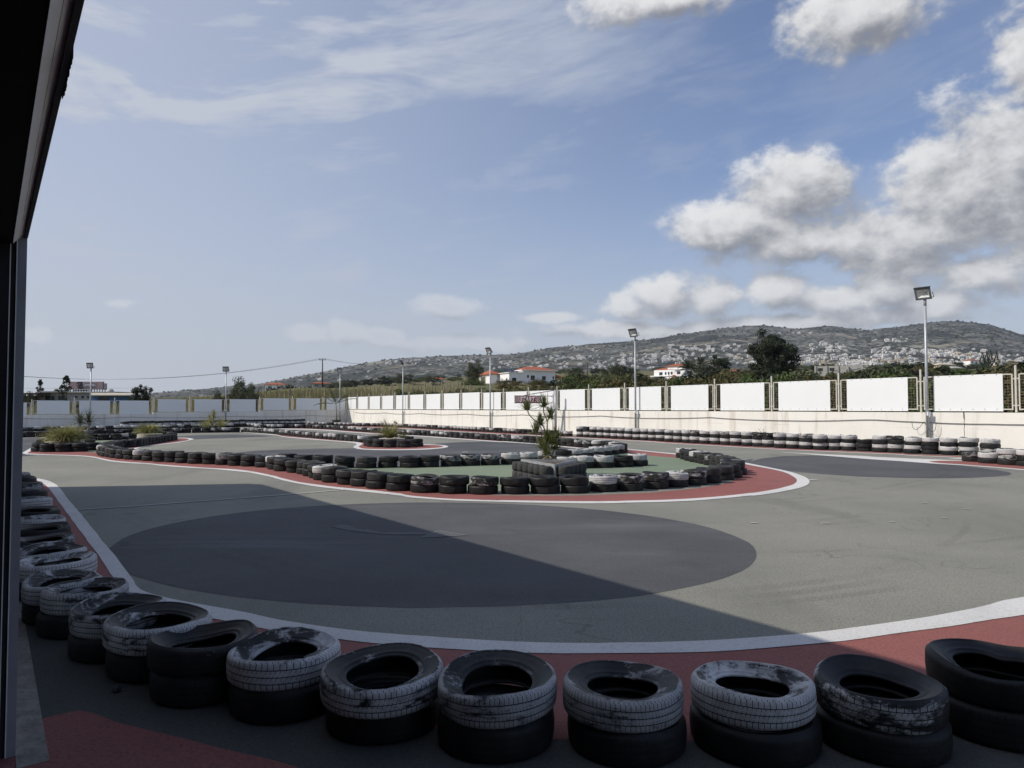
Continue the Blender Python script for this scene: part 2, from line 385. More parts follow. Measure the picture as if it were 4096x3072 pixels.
def tyre_data(name, hi, seg, ov=.02, sad=.01, dip=.02, ph=0.0, pinch=0.0):
    prof = tyre_profile(hi); n = len(prof)
    bm = B(); rings = []
    uvl = bm.loops.layers.uv.new('UVMap')
    for k in range(seg):
        th = 2 * math.pi * k / seg
        ring = []
        for (r, z, v) in prof:
            t = z / W0
            rr = r * (1 + ov * math.cos(2 * (th - ph)) + .006 * math.cos(3 * th + ph * 2))
            inner = max(0.0, min(1.0, (R0 - r) / .1))
            zz = z + sad * math.cos(2 * th + ph * 1.7) * t * t + .004 * math.cos(3 * th + ph) * t
            if t > .5: zz -= dip * inner * (1 + .45 * math.cos(th - ph))          # slack sidewall
            d = math.cos(th - ph - 2.4)
            if pinch and d > 0:                                                   # a kink squashed inwards
                rr -= pinch * (d ** 10) * (.4 + .9 * t) * (1 + inner)
                zz -= pinch * .5 * (d ** 6) * t
            ring.append(bm.verts.new((rr * math.cos(th), rr * math.sin(th), zz)))
        rings.append(ring)
    for k in range(seg):
        for i in range(n):
            j, k2 = (i + 1) % n, (k + 1) % seg
            f = bm.faces.new([rings[k][i], rings[k2][i], rings[k2][j], rings[k][j]])
            f.smooth = True
            va, vb = prof[i][2], prof[j][2] if j else .99
            for l, (uu, vv) in zip(f.loops, ((k / seg, va), ((k + 1) / seg, va), ((k + 1) / seg, vb), (k / seg, vb))):
                l[uvl].uv = (uu, vv)
    bmesh.ops.recalc_face_normals(bm, faces=bm.faces)
    me = bpy.data.meshes.new(name); bm.to_mesh(me); bm.free()
    return me
HERO = [tyre_data('tyre', True, 88, *a) for a in (
    (.02, .006, .030, 0.3), (.03, .009, .036, 1.4), (.015, .007, .026, 2.5), (.025, .010, .036, 3.6),
    (.04, .012, .038, 4.4, .025), (.02, .005, .024, 5.3), (.03, .011, .034, .9), (.01, .003, .012, 2.0))]
MID = [tyre_data('tyre', False, 36, *a) for a in (
    (.02, .006, .016, .2), (.03, .012, .02, 1.2), (.015, .004, .012, 2.6), (.03, .016, .024, 3.9), (.02, .009, .02, 5.2))]
for me in HERO + MID: me.materials.append(M['tyre'])
FARM = tyre_data('tyre', False, 16, .01, .004, .012, .4)
CODES = {  # paint, dust ranges and the words for the look
    'k': ((0, 0), (.0, .35), 'plain black'), 'g': ((.1, .25), (.55, 1), 'greyish weathered'),
    'p': ((.5, .68), (.2, .6), 'patchily white-painted'), 'w': ((.86, 1), (.0, .3), 'white-painted'),
    'd': ((.25, .35), (.1, .3), 'paint-flecked black')}
TY = []
ORD = 'first second third fourth fifth sixth seventh eighth ninth tenth eleventh twelfth thirteenth fourteenth fifteenth sixteenth seventeenth eighteenth nineteenth twentieth'.split()
def ordinal(i):                              # 0-based
    i += 1
    if i <= 20: return ORD[i - 1]
    tens = ('', '', 'twent', 'thirt', 'fort', 'fift', 'sixt', 'sevent')[i // 10]
    return tens + 'ieth' if i % 10 == 0 else tens + 'y-' + ORD[i % 10 - 1]
HEIGHT_WORD = {1: 'lone', 2: 'two-tyre', 3: 'three-tyre', 4: 'four-tyre'}
def stack(row, i, x, y, D, W, codes, lean=0.0, jit=.02, hero=False, looks=None, side='left', rd=None):
    rd = rd or RND
    names = {1: ['single'], 2: ['bottom', 'top'], 3: ['bottom', 'middle', 'top'], 4: ['bottom', 'second', 'third', 'top']}[len(codes)]
    z = 0.0
    for l, c in enumerate(codes):
        pr, dr, word = CODES[c]
        s = D / .6 * (rd.uniform(.93, 1.04) if hero else rd.uniform(.96, 1.03))
        h = W / W0 * rd.uniform(.94, 1.06)
        jx, jy = rd.uniform(-jit, jit), rd.uniform(-jit, jit)
        TY.append(dict(row=row, i=i, lev=l, x=x + jx + lean * l, y=y + jy, z=z, s=s, h=h, rot=rd.uniform(0, 6.28),
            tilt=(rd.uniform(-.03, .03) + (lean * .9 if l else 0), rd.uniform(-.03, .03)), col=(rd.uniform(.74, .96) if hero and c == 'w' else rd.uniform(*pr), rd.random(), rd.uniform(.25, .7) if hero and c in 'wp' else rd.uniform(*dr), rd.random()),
            hero=hero, top=l == len(codes) - 1, level=names[l], n=len(codes), look=word, label=(looks[l] if looks else None), side=side))
        z += W0 * h * .965
def contact(a, D):                            # photo pixel of the near foot -> stack centre
    g = gp(a[0], a[1]); r = Vector((g.x, g.y)).normalized() * D / 2
    return g.x + r.x, g.y + r.y
def row_explicit(row, s, D, W, below='k', default='k', cut=None, leans={}):
    for i, a in enumerate(q(s)):
        x, y = contact(a, D)
        codes = list(below) + [a[2] or default]
        if a[2] and len(a[2]) > 1: codes = list(a[2])
        stack(row, i, x, y, D, W, codes, leans.get(i, 0))
def row_line(row, s, D, W, weights='kkgpw', below='k', gap=1.0):
    pts = []
    for a in q(s):
        x, y = contact(a, D); pts.append(Vector((x, y, 0)))
    pts = spline(pts, 6)
    i, need, last = 0, 0.0, pts[0]
    stack(row, 0, last.x, last.y, D, W, list(below) + [RND.choice(weights)]); i = 1
    for a, b in zip(pts, pts[1:]):
        seg = (b - a).length; pos = 0.0
        while need + (seg - pos) >= D * gap:
            pos += D * gap - need; need = 0
            p = a.lerp(b, pos / seg)
            stack(row, i, p.x, p.y, D, W, list(below) + [RND.choice(weights)]); i += 1
        need += seg - pos
# --- foreground row: rims read off the photo at the stack top
FORE = [ # x, y (2212-wide photo), code, look of the top tyre
 (2150, 1436, 'k', 'big plain black tyre on the rightmost foreground stack, cut by the photo edge'),
 (1902, 1460, 'p', 'black tyre with scraped white tread lines, second foreground stack from the right'),
 (1624, 1462, 'w', 'white tyre with size lettering on its sidewall, third foreground stack from the right'),
 (1348, 1462, 'w', 'white tyre with peeling black patches on its tread, fourth foreground stack from the right'),
 (1075, 1456, 'w', 'black-rimmed tyre with dusty grey-white tread, fifth foreground stack from the right'),
 (826, 1430, 'w', 'tyre with dark smears on its white tread, sixth foreground stack from the right'),
 (620, 1395, 'w', 'white tyre on the seventh foreground stack from the right, just right of a black one'),
 (437, 1374, 'd', 'black tyre with squashed oval hole on the eighth foreground stack from the right'),
 (342, 1334, 'w', 'white tyre with black rim, directly left of the squashed black foreground tyre'),
 (257, 1303, 'w', 'white tyre on the tenth foreground stack from the right, where the row bends'),
 (188, 1264, 'w', 'ribbed white tyre with black sidewall, eleventh foreground stack from the right'),
 (143, 1244, 'w', 'white tyre on the twelfth foreground stack from the right, along the building'),
 (124, 1206, 'w', 'white tyre with oval hole, thirteenth foreground stack from the right')]
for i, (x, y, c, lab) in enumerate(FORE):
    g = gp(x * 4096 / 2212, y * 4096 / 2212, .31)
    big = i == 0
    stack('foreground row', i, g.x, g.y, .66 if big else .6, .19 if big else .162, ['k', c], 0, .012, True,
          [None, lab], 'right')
TAIL = q('F 107,1187,w 95,1158,p 86,1137,d 81,1118,w 75,1098,d 64,1076,w 57,1060,k 48,1044,p 40,1031,k 30,1021,p')
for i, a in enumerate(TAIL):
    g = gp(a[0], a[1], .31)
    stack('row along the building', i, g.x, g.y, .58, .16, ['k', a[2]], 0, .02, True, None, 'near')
row_explicit('front row of the middle island', '1 1556,800,w 1575,822,g 1616,836,g 1676,846,g 1752,858,g 1845,870,g 1958,882,g 2090,893,w 2 390,902,g 555,915,g 722,923,k 890,935,g 1080,945,g 1290,953,k 1480,963,p 1668,975,d 1860,985,g '
  '2080,998,d 3 378,1005,w 425,1030,g 512,1058,g 685,1080,g 850,1100,g 950,1128,g 1020,1160,g 1122,1190,w 1260,1225,g 1463,1258,g 1682,1283,g 1912,1320,g 4 368,1352,g 742,1378,p 1160,1393,d 1605,1402,p 5 230,1402,d 660,1397,k 1100,1388,k '
  '1520,1367,w 1920,1352,p 6 440,1325,p 740,1297,w 1010,1268,p 1240,1235,g 1418,1195,g 1540,1160,g 1612,1115,g 1600,1085,g', .555, .162)
row_explicit('right end of the middle island', '6 880,862,w 935,885,g 1010,905,g 1088,925,w 1150,937,g 1222,952,g 1310,972,p 1400,997,g 1485,1022,g 1560,1058,p', .55, .16)
row_explicit('back row of the middle island', '3 560,960,k 800,985,k 1085,998,k 1400,1010,k 1720,1015,g 4 197,1005,k 510,1006,k 805,998,k 1105,986,p 1405,976,p 1705,968,p 2000,958,w 5 160,955,p 430,935,w 690,912,w 930,890,k 1110,868,w 1270,852,w 1415,836,w 1540,820,w 1648,806,w 1725,792,w 1766,780,g', .55, .158)
row_explicit('short row by the sword-leaf planter', '5 1000,1016,w 1240,1014,w 1525,1008,w 1815,998,k 2032,980,w', .57, .165)
row_line('row winding behind the grassy planter', '1 1552,800 1575,758 1640,735 1720,716 1800,704 1880,704 1975,692 2080,672 2 130,697 230,675 340,657 445,637 545,620 640,605 695,590', .54, .16, 'kkkkg')
row_explicit('ring round the near grass tuft', '1 590,765 720,771 938,771 1180,766 1352,748 640,690 1300,690 800,650 1150,650', .56, .16)
row_explicit('ring round the second grass tuft', '1 1812,585,w 1935,572,k 2035,560,k 2145,550,k 2 340,548,k 480,545,k 610,540,k 690,560,g', .56, .16)
row_line('row behind the green strip', '1 1170,600 1375,599 1590,594 1745,590', .56, .16, 'kkkg')
row_line('long back row beside the far track', '1 230,557 740,545 1260,530 1840,512 2 500,498 900,488 1355,482 1715,478', .6, .17, 'kkkwp')
row_explicit('ring round the reed planter', '3 1765,682 1808,692 1906,701 2072,706 4 444,706 612,693 3 1830,640 1960,620 4 480,640 250,620', .56, .165, default='k')
row_line('curved row left of the reed planter', '2 1770,475 1890,483 2010,490 3 50,482 165,487 280,497 410,508 525,520 660,532 800,548 955,562 1095,575 1230,585 1410,602 1585,618 1715,629', .52, .16, 'wwpgp')
row_line('row beyond the reed planter', '3 250,418 390,422 555,418 700,418 875,420 1010,426 1180,432 1410,450 1680,470 1880,485 4 120,490 370,510 575,520 765,530 960,543 1180,558 1415,573 1680,592 1940,610 5 100,608 298,625 500,640 760,662 945,678 1170,698 1390,712 1560,722 1680,740 1745,762', .53, .16, 'wpgkp')
row_explicit('four-high row along the sunlit wall', '5 1198,545,w 1300,552,k 1395,557,w 1505,562,w 1610,567,w 1712,573,w 1815,578,w 1922,585,w 2040,592,w 6 75,585,w 195,592,w 310,597,w 425,603,w 535,610,w 670,618,w 800,625,w 930,635,w 1050,642,p 1190,648,w 1350,657,w 1500,665,p 1650,675,w 1815,682,w 1980,690,p '
  '2130,697,d 7 460,710,w 650,720,w 840,728,p 1040,738,w 1250,742,w 1460,750,w 1690,760,kkk 1930,772,w 2150,780,p 8 565,795,w 830,805,kdkw 1110,815,w 1395,826,w 1720,848,kpkw', .58, .152, below='kwk', leans={34: .03})
row_line('low row along the sunlit wall', '3 890,366 1090,375 1300,379 1510,383 1690,388 1850,391 4 75,391 370,402 525,410 690,418 905,432 1105,440 1320,452 1540,466 1735,477 1925,487 2150,500 5 430,505 720,522 1000,537 1100,541', .55, .155, 'wwwpk')
row_explicit('low row at the right edge', '8 1462,916,kp 1700,943,kw 2005,968,kpw 2292,986,kdw', .6, .16)
row_line('low row under the shaded wall', '1 230,470 690,455 1300,447 1760,440 2 700,425 1100,415 1500,404 1900,398 3 140,420 260,420', .57, .16, 'wkwp')
row_line('tall row under the shaded wall', '1 1830,420 2 250,410 670,401 1100,393 1475,386 3 30,378 450,370 830,363', .57, .19, 'k', below='kw')
# ------------------------------------------------------------------ ground, paint, walls
WALL_C = gp(1387, 1690.5)                     # inner corner of the two boundary walls
RD = Vector((9.05, -14.3, 0)).normalized()    # sunlit wall runs this way, towards the camera
LP = gp(150, 1713)
LD = (LP - WALL_C); LLEN = LD.length; LD.normalize()
RN = Vector((-.845, -.535, 0)); RN = (RN - RD * RN.dot(RD)).normalized()
LN = Vector((.84, -.54, 0)); LN = (LN - LD * LN.dot(LD)).normalized()
def on_wall(px, D):                           # depth of a wall line under an image column
    d = dirv(px, HOR)
    s = (d.x * WALL_C.y - WALL_C.x) / (D.x - d.x * D.y)
    return WALL_C + D * s
R_END = WALL_C + RD * 78
L_END = WALL_C + LD * (LLEN + 22)
bm = B()
bmesh.ops.create_circle(bm, cap_ends=True, radius=6000, segments=48, matrix=Matrix.Translation((0, 0, -.35)))
struct('ground', bm, pmat('dry_ground', (.13, .12, .075), (.18, .165, .11), .05, .95))
far_l, far_r = L_END, R_END
sheet('track_asphalt', [[WALL_C - (RN + LN) * .1, far_l, Vector((-62, -30, 0)), Vector((60, -40, 0)), far_r]], 0.0, M['asphalt'])
# old dark resurfaced patches
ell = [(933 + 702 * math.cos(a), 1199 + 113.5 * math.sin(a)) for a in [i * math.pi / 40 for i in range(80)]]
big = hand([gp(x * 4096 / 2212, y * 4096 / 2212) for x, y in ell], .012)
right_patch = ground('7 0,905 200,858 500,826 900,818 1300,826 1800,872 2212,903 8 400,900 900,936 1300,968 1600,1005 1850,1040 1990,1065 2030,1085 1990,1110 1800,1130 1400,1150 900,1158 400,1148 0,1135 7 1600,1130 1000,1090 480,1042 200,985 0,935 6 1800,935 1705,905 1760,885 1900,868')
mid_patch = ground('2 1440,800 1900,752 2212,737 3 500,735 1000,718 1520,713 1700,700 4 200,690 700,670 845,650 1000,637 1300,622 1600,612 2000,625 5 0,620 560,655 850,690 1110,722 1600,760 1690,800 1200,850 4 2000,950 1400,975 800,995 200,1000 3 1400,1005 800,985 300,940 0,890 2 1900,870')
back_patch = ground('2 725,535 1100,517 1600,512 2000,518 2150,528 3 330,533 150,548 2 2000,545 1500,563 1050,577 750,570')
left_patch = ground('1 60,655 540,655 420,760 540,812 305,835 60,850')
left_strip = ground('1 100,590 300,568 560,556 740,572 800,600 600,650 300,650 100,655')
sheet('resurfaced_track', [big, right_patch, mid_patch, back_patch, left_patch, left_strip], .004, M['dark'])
# outer white line and red band in front of the foreground row
o_in = ground('1 470,1150 560,1162 640,1175 740,1205 810,1240 870,1290 920,1350 1000,1460 1100,1580 S 315,2047 420,2177 478,2247 522,2308 562,2361 F 360,1293 S 861,2430 1000,2457 1117,2483 1334,2516 1551,2537 1768,2552 2057,2570 2347,2576 2500,2575 2716,2571 2933,2560 3221,2537 3510,2501 3798,2454 3943,2425 4015,2405 4400,2330')
o_out = ground('1 440,1165 540,1190 600,1215 680,1268 740,1330 820,1440 900,1550 980,1659 S 318,2122 378,2202 413,2252 443,2299 500,2358 560,2396 662,2427 820,2472 936,2492 1081,2523 1100,2523 1370,2563 1551,2580 1840,2602 2130,2615 2500,2617 2860,2610 3149,2589 3366,2568 3582,2538 3798,2508 3943,2485 4096,2463 4400,2405')
more = [Vector((6.9, 8.0, 0)), Vector((8.4, 9.6, 0)), Vector((10.2, 11.6, 0)), Vector((12.4, 14.0, 0))]
o_in += more; o_out += [p + Vector((.24, -.2, 0)) for p in more]
tyre_line = [Vector((t['x'], t['y'], 0)) for t in TY if t['row'] in ('foreground row',) and t['lev'] == 0]
tail_line = [Vector((t['x'], t['y'], 0)) for t in TY if t['row'] == 'row along the building' and t['lev'] == 0]
inner = list(reversed(tail_line)) + list(reversed(tyre_line)) + [Vector((3.2, 2.9, 0)), Vector((4.9, 3.9, 0)), Vector((6.6, 5.2, 0)), Vector((8.6, 7.4, 0)), Vector((10.8, 9.8, 0)), Vector((13.2, 12.8, 0))]
red_out = spline(o_out, 3) + list(reversed(inner))
# big island: white edge, red band
i_out_a = ground('1 325,785 360,797 400,805 760,815 1190,832 1400,857 1500,882 1650,911 1850,931 2212,951 2 500,970 1000,1006 1300,1022 1600,1050 1800,1070 2000,1105 2212,1155 3 350,1155 600,1215 900,1270 1200,1308 1600,1350 2212,1415 4 500,1440 1000,1478 1400,1496 1800,1506 5 0,1508 600,1522 1200,1530 1700,1527 6 0,1520 500,1510 1000,1490 1500,1450 1900,1410 7 0,1422 300,1385 550,1340 750,1295 850,1250 880,1210 860,1170 780,1125 650,1080 500,1040 300,1000 0,940 6 1640,903 1200,845 870,804 400,759 0,717 5 1720,703')
i_in_a = ground('1 405,785 440,792 760,806 1190,820 1400,840 1500,862 1650,893 1850,913 2212,937 2 500,952 1000,990 1300,1008 1600,1025 1800,1045 1950,1070 2212,1125 3 450,1150 700,1208 1000,1253 1300,1290 1700,1325 2212,1383 4 500,1412 1000,1455 1400,1473 1800,1484 5 0,1483 600,1491 1200,1498 1700,1496 6 0,1491 500,1480 1000,1456 1500,1416 1900,1371 7 0,1382 300,1335 500,1290 620,1255 680,1215 690,1180 650,1140 560,1090 400,1040 200,1000 0,963 6 1640,920 1200,862 870,818 400,771 0,729 5 1720,712')
white = [band(o_in, o_out, 3), band(i_out_a, i_in_a, 4)]
def centres(row): return [Vector((t['x'], t['y'], 0)) for t in TY if t['row'] == row and t['lev'] == 0]
front = centres('front row of the middle island'); right_end = centres('right end of the middle island')
hairpin = ground('5 1720,730 1760,770')
green_edge = ground('6 1640,1040 1600,1020 1480,985 1310,950 1050,900 850,862 500,835 260,815 40,790 5 1790,742')
red_island = spline(i_in_a, 4) + list(reversed(ground('1 560,700') + front + green_edge))
# the far-left point of the island
white.append(band(ground('1 325,785 430,722 540,655'), ground('1 405,785 470,745 548,702'), 3))
nose_out = ground('2 700,556 860,558 960,564 1012,578 960,594 800,628 600,652 400,674 280,693 170,716 225,726')
nose_in = ground('2 700,566 850,566 920,573 945,584 880,606 700,632 500,654 330,676 240,692 120,716 140,726')
white.append(band(nose_out, nose_in, 3))
red_nose = list(nose_in) + ground('2 60,700 340,640 600,600')
# reed planter island
r_out = ground('2 1700,477 2212,519 3 500,549 1000,591 1400,623 1530,637 1575,652 1560,668 1525,690 1540,710 1620,728 1800,738 2212,742 4 300,742 700,735 900,722 1030,708 1078,690 1050,675 950,663 800,655 600,650')
r_in = ground('2 1700,470 2212,509 3 500,538 1000,580 1300,603 1540,618 1655,640 1645,662 1610,680 1625,705 1720,722 2212,731 4 300,732 650,722 850,712 970,700 1005,685 960,672 850,665 600,660')
white.append(band(r_out, r_in, 3))
red_reed = spline(r_in, 3) + ground('4 300,640 3 1900,640 1500,600 900,545 300,495 2 1700,462')
# thin lines along the far rows
def line(a, dy0, dy1):
    pts = q(a); return band([gp(x, y + dy0) for x, y, _ in pts], [gp(x, y + dy1) for x, y, _ in pts], 3)
J = '3 430,428 700,430 900,434 1200,450 1500,474 1800,494 4 0,498 400,520 700,536 1000,556 1300,578 1600,600 1900,620 5 0,612 560,650 850,680 1200,714'
NL = '3 1000,398 1300,400 1700,406 4 370,420 900,450 1500,485 2150,520 5 430,520 900,545 1300,565 1700,588 2212,614 6 600,635 1200,668 1800,703 7 0,706 600,738 1200,764 1700,783 2212,805 8 500,817 900,834 1350,853 1500,858'
white += [line(J, -1.5, 1.8), line(NL, -.9, 1.0)]
red_lines = [line(J, -6, -1.4), line(NL, -5.5, -.8)]
# merging wedge at the right
wedge = band(ground('7 460,770 1000,799 1700,829 8 0,840 500,864 1000,884 1360,900 1700,918 2212,960 2500,985'), ground('7 470,774 700,790 1000,815 1700,871 8 0,880 400,905 800,936 1300,966 1700,996 2212,1039 2500,1065'), 3)
white += [wedge, ground('8 1070,861 1220,873 1400,873 1400,862')]
red_wedge = band(ground('8 805,907 1000,899 1370,906 1850,940 2212,980 2500,1003'), ground('8 830,914 950,931 1300,954 1700,984 2212,1025 2500,1050'), 3)
sheet('red_track_band', [red_out, red_island, red_nose, red_reed] + red_lines, .008, M['red'])
grey_strip = ground('4 1650,1407 5 0,1410 600,1413 1000,1413 1400,1405 2212,1373 6 400,1368 800,1332 1150,1292 1400,1252 1560,1212 1650,1155 1690,1100 1675,1050 1640,1020')
sheet('grey_track_margin', [spline(grey_strip, 3) + list(reversed([p for p in front if p.x > 0])) ], .011, M['asphalt'])
back = centres('back row of the middle island')
g_in = [p for p in front if p.x > -3.0]
green = list(back[2:14]) + ground('5 1100,860 1500,818 1790,780') + list(reversed(green_edge[1:-1])) + right_end[6:] + list(reversed(g_in))
sheet('green_infield', [green, ground('1 1290,606 1760,592 1880,640 1600,715 1530,760 1300,766 1180,700')], .013, M['green'])
sheet('white_track_line', white, .017, M['white'])
sheet('red_merge_point', [red_wedge], .02, M['red'])
# garage apron by the doorway, asphalt darkened in place of doorway shade
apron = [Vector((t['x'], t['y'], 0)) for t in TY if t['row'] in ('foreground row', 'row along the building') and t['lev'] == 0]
sheet('shade_toned_apron', [[Vector((4.2, 3.2, 0))] + apron + [Vector((-10.5, 15.0, 0)), Vector((-10.9, 14.5, 0)), Vector((3.4, -4.5, 0))]], .005, M['apron'])
sheet('red_garage_floor', [ground('S 31,2946 184,2873 315,2844 368,2854 473,2894 736,2957 851,2988 1100,3046 1190,3072') + [Vector((1.2, .6, 0)), Vector((2.2, -2.0, 0)), Vector((-1.5, -2.5, 0)), Vector((-2.6, 1.5, 0))]], .0095, M['red'])
thin = [line('1 1145,1622 2212,1556 2 0,1580 2212,1411 3 1400,1327', -1.3, 1.3)]
for s in ('F 1622,1129.3 1637,1129.3 1638,1130.8 1620,1130.8', 'F 1773,1130.5 1790,1130.5 1791,1131.8 1773,1131.8', 'F 1920,1127.3 1934,1127.6 1932,1128.8 1920,1128.4', 'F 2033,1119.6 2046,1119.6 2046,1120.8 2033,1120.8',
          'F 2080,1099 2098,1099 2098,1100 2080,1100', 'F 1990,1087 2004,1087 2004,1088 1990,1088', '4 1285,769 1370,767 1370,773 1285,775', '2 1285,750 1330,746 1338,751 1290,755', '2 1410,768 1470,768 1480,774 1420,774',
          '7 880,1170 1020,1176 1000,1182 870,1188', '6 1575,1050 1660,1053 1650,1058 1580,1056'):
    thin.append(ground(s))
sheet('worn_white_marks', thin, .019, M['thin'])
# direction arrow: a worn fill and its chalked outline
SA = 700 / 2212.0
def arrow(s): return [gp(1240 + float(a.split(',')[0]) * SA, 2050 + float(a.split(',')[1]) * SA) for a in s.split()]
sheet('worn_track_arrow', [arrow('300,185 410,164 620,210 850,255 1250,262 1540,272 1500,284 1040,285 800,270 520,236'), arrow('1415,325 1620,232 1980,293')], .015, M['faint'])
def chalk(s, w):
    p = arrow(s); out = []
    for a, b in zip(p, p[1:]):
        d = (b - a); nrm = Vector((-d.y, d.x, 0)).normalized() * w
        out.append([a - nrm, b - nrm, b + nrm, a + nrm])
    return out
sheet('arrow_outline', chalk('300,185 410,164 540,190', .011) + chalk('700,222 860,256', .011) + chalk('280,182 520,236', .01) + chalk('1415,325 1620,232 1980,293 1415,325', .012) + chalk('1010,256 1420,262', .008), .0185, M['chalk'])

skids = []
for s, w_ in (('F 200,1010 420,1000 760,1040 1150,1105 1560,1130 1900,1110 2300,1050', .16), ('F 200,1014 420,1004 760,1046 1150,1114 1560,1142 1900,1122 2300,1060', .16), ('F 260,1120 480,1200 860,1290 1300,1310 1800,1270 2300,1180', .14),
              ('F 270,1108 500,1186 880,1270 1300,1290 1800,1252 2300,1166', .14), ('F 700,1070 1000,1130 1500,1190 2000,1180 2300,1150', .12), ('F 1500,1085 1750,1075 1950,1045 2050,1020 2000,1002', .14), ('F 1500,1091 1780,1080 1990,1047 2090,1020 2030,1000', .14),
              ('F 1850,1240 1990,1200 2080,1150 2090,1120', .1), ('F 1500,1320 1800,1290 2300,1220', .12), ('F 560,955 800,960 1000,972', .12), ('F 1380,950 1700,968 2000,985', .12)):
    pts = spline(ground(s), 8); L_, R2 = [], []
    for i, p in enumerate(pts):
        d_ = (pts[min(i + 1, len(pts) - 1)] - pts[max(i - 1, 0)]).normalized(); n_ = Vector((-d_.y, d_.x, 0)) * w_ / 2
        L_.append(p + n_); R2.append(p - n_)
    skids.append(L_ + list(reversed(R2)))
for i, s in enumerate(skids): sheet('skid_mark', [s], .0045 + .0008 * i, M['skid'])
# ------------------------------------------------------------------ boundary walls
WH = 1.47
def prism(bm, a, b, nrm, z0, z1, th, mi=0):   # upright slab from a to b, front face on the line, thickness behind
    p = [a, b, b - nrm * th, a - nrm * th]
    lo = [bm.verts.new((v.x, v.y, z0)) for v in p]; hi = [bm.verts.new((v.x, v.y, z1)) for v in p]
    for i in range(4):
        j = (i + 1) % 4
        bm.faces.new([lo[i], lo[j], hi[j], hi[i]]).material_index = mi
    bm.faces.new(hi).material_index = mi; bm.faces.new(list(reversed(lo))).material_index = mi
bm = B(); prism(bm, WALL_C, R_END, RN, -.3, WH, .22)
cj = on_wall(3856, RD)                        # open joint with broken edges
w = props(obj('boundary_wall', bm, M['wall']), 'long cream painted concrete wall in full sun behind the right tyre rows', 'wall', 'boundary walls')
bm = B(); z, pts = WH - .0, []
while z > .0: pts.append(cj + RN * .004 + RD * RND.uniform(-.014, .014) + Vector((0, 0, z))); z -= .09
tube(bm, pts, [.02 if i < 3 else RND.uniform(.005, .012) for i in range(len(pts))], 5)
obj('crack', bm, M['dkmetal'], w)
steps = [(-400, 108, 1665.5), (108, 597 + 17, 1658), (614, 1040, 1648.5), (1040, 1388, 1641.5)]
bm = B()
LTOP = []
for i, (x0, x1, y) in enumerate(steps):
    a, b = on_wall(x0, LD), on_wall(x1, LD) if x1 < 1388 else WALL_C
    if i == 0: a = L_END
    m = on_wall(max(60, (x0 + x1) / 2), LD)
    z = pt((x0 + x1) / 2, y, on_wall((x0 + x1) / 2, LD).y).z if x0 > 0 else pt(60, y, on_wall(60, LD).y).z
    LTOP.append((x0, x1, z)); prism(bm, a, b, -LN, -.3, z, -.22) if False else prism(bm, a, b, LN, -.3, z, .22)
props(obj('boundary_wall', bm, M['wall']), 'stepped grey-looking wall in shade behind the grass tufts on the left', 'wall', 'boundary walls')
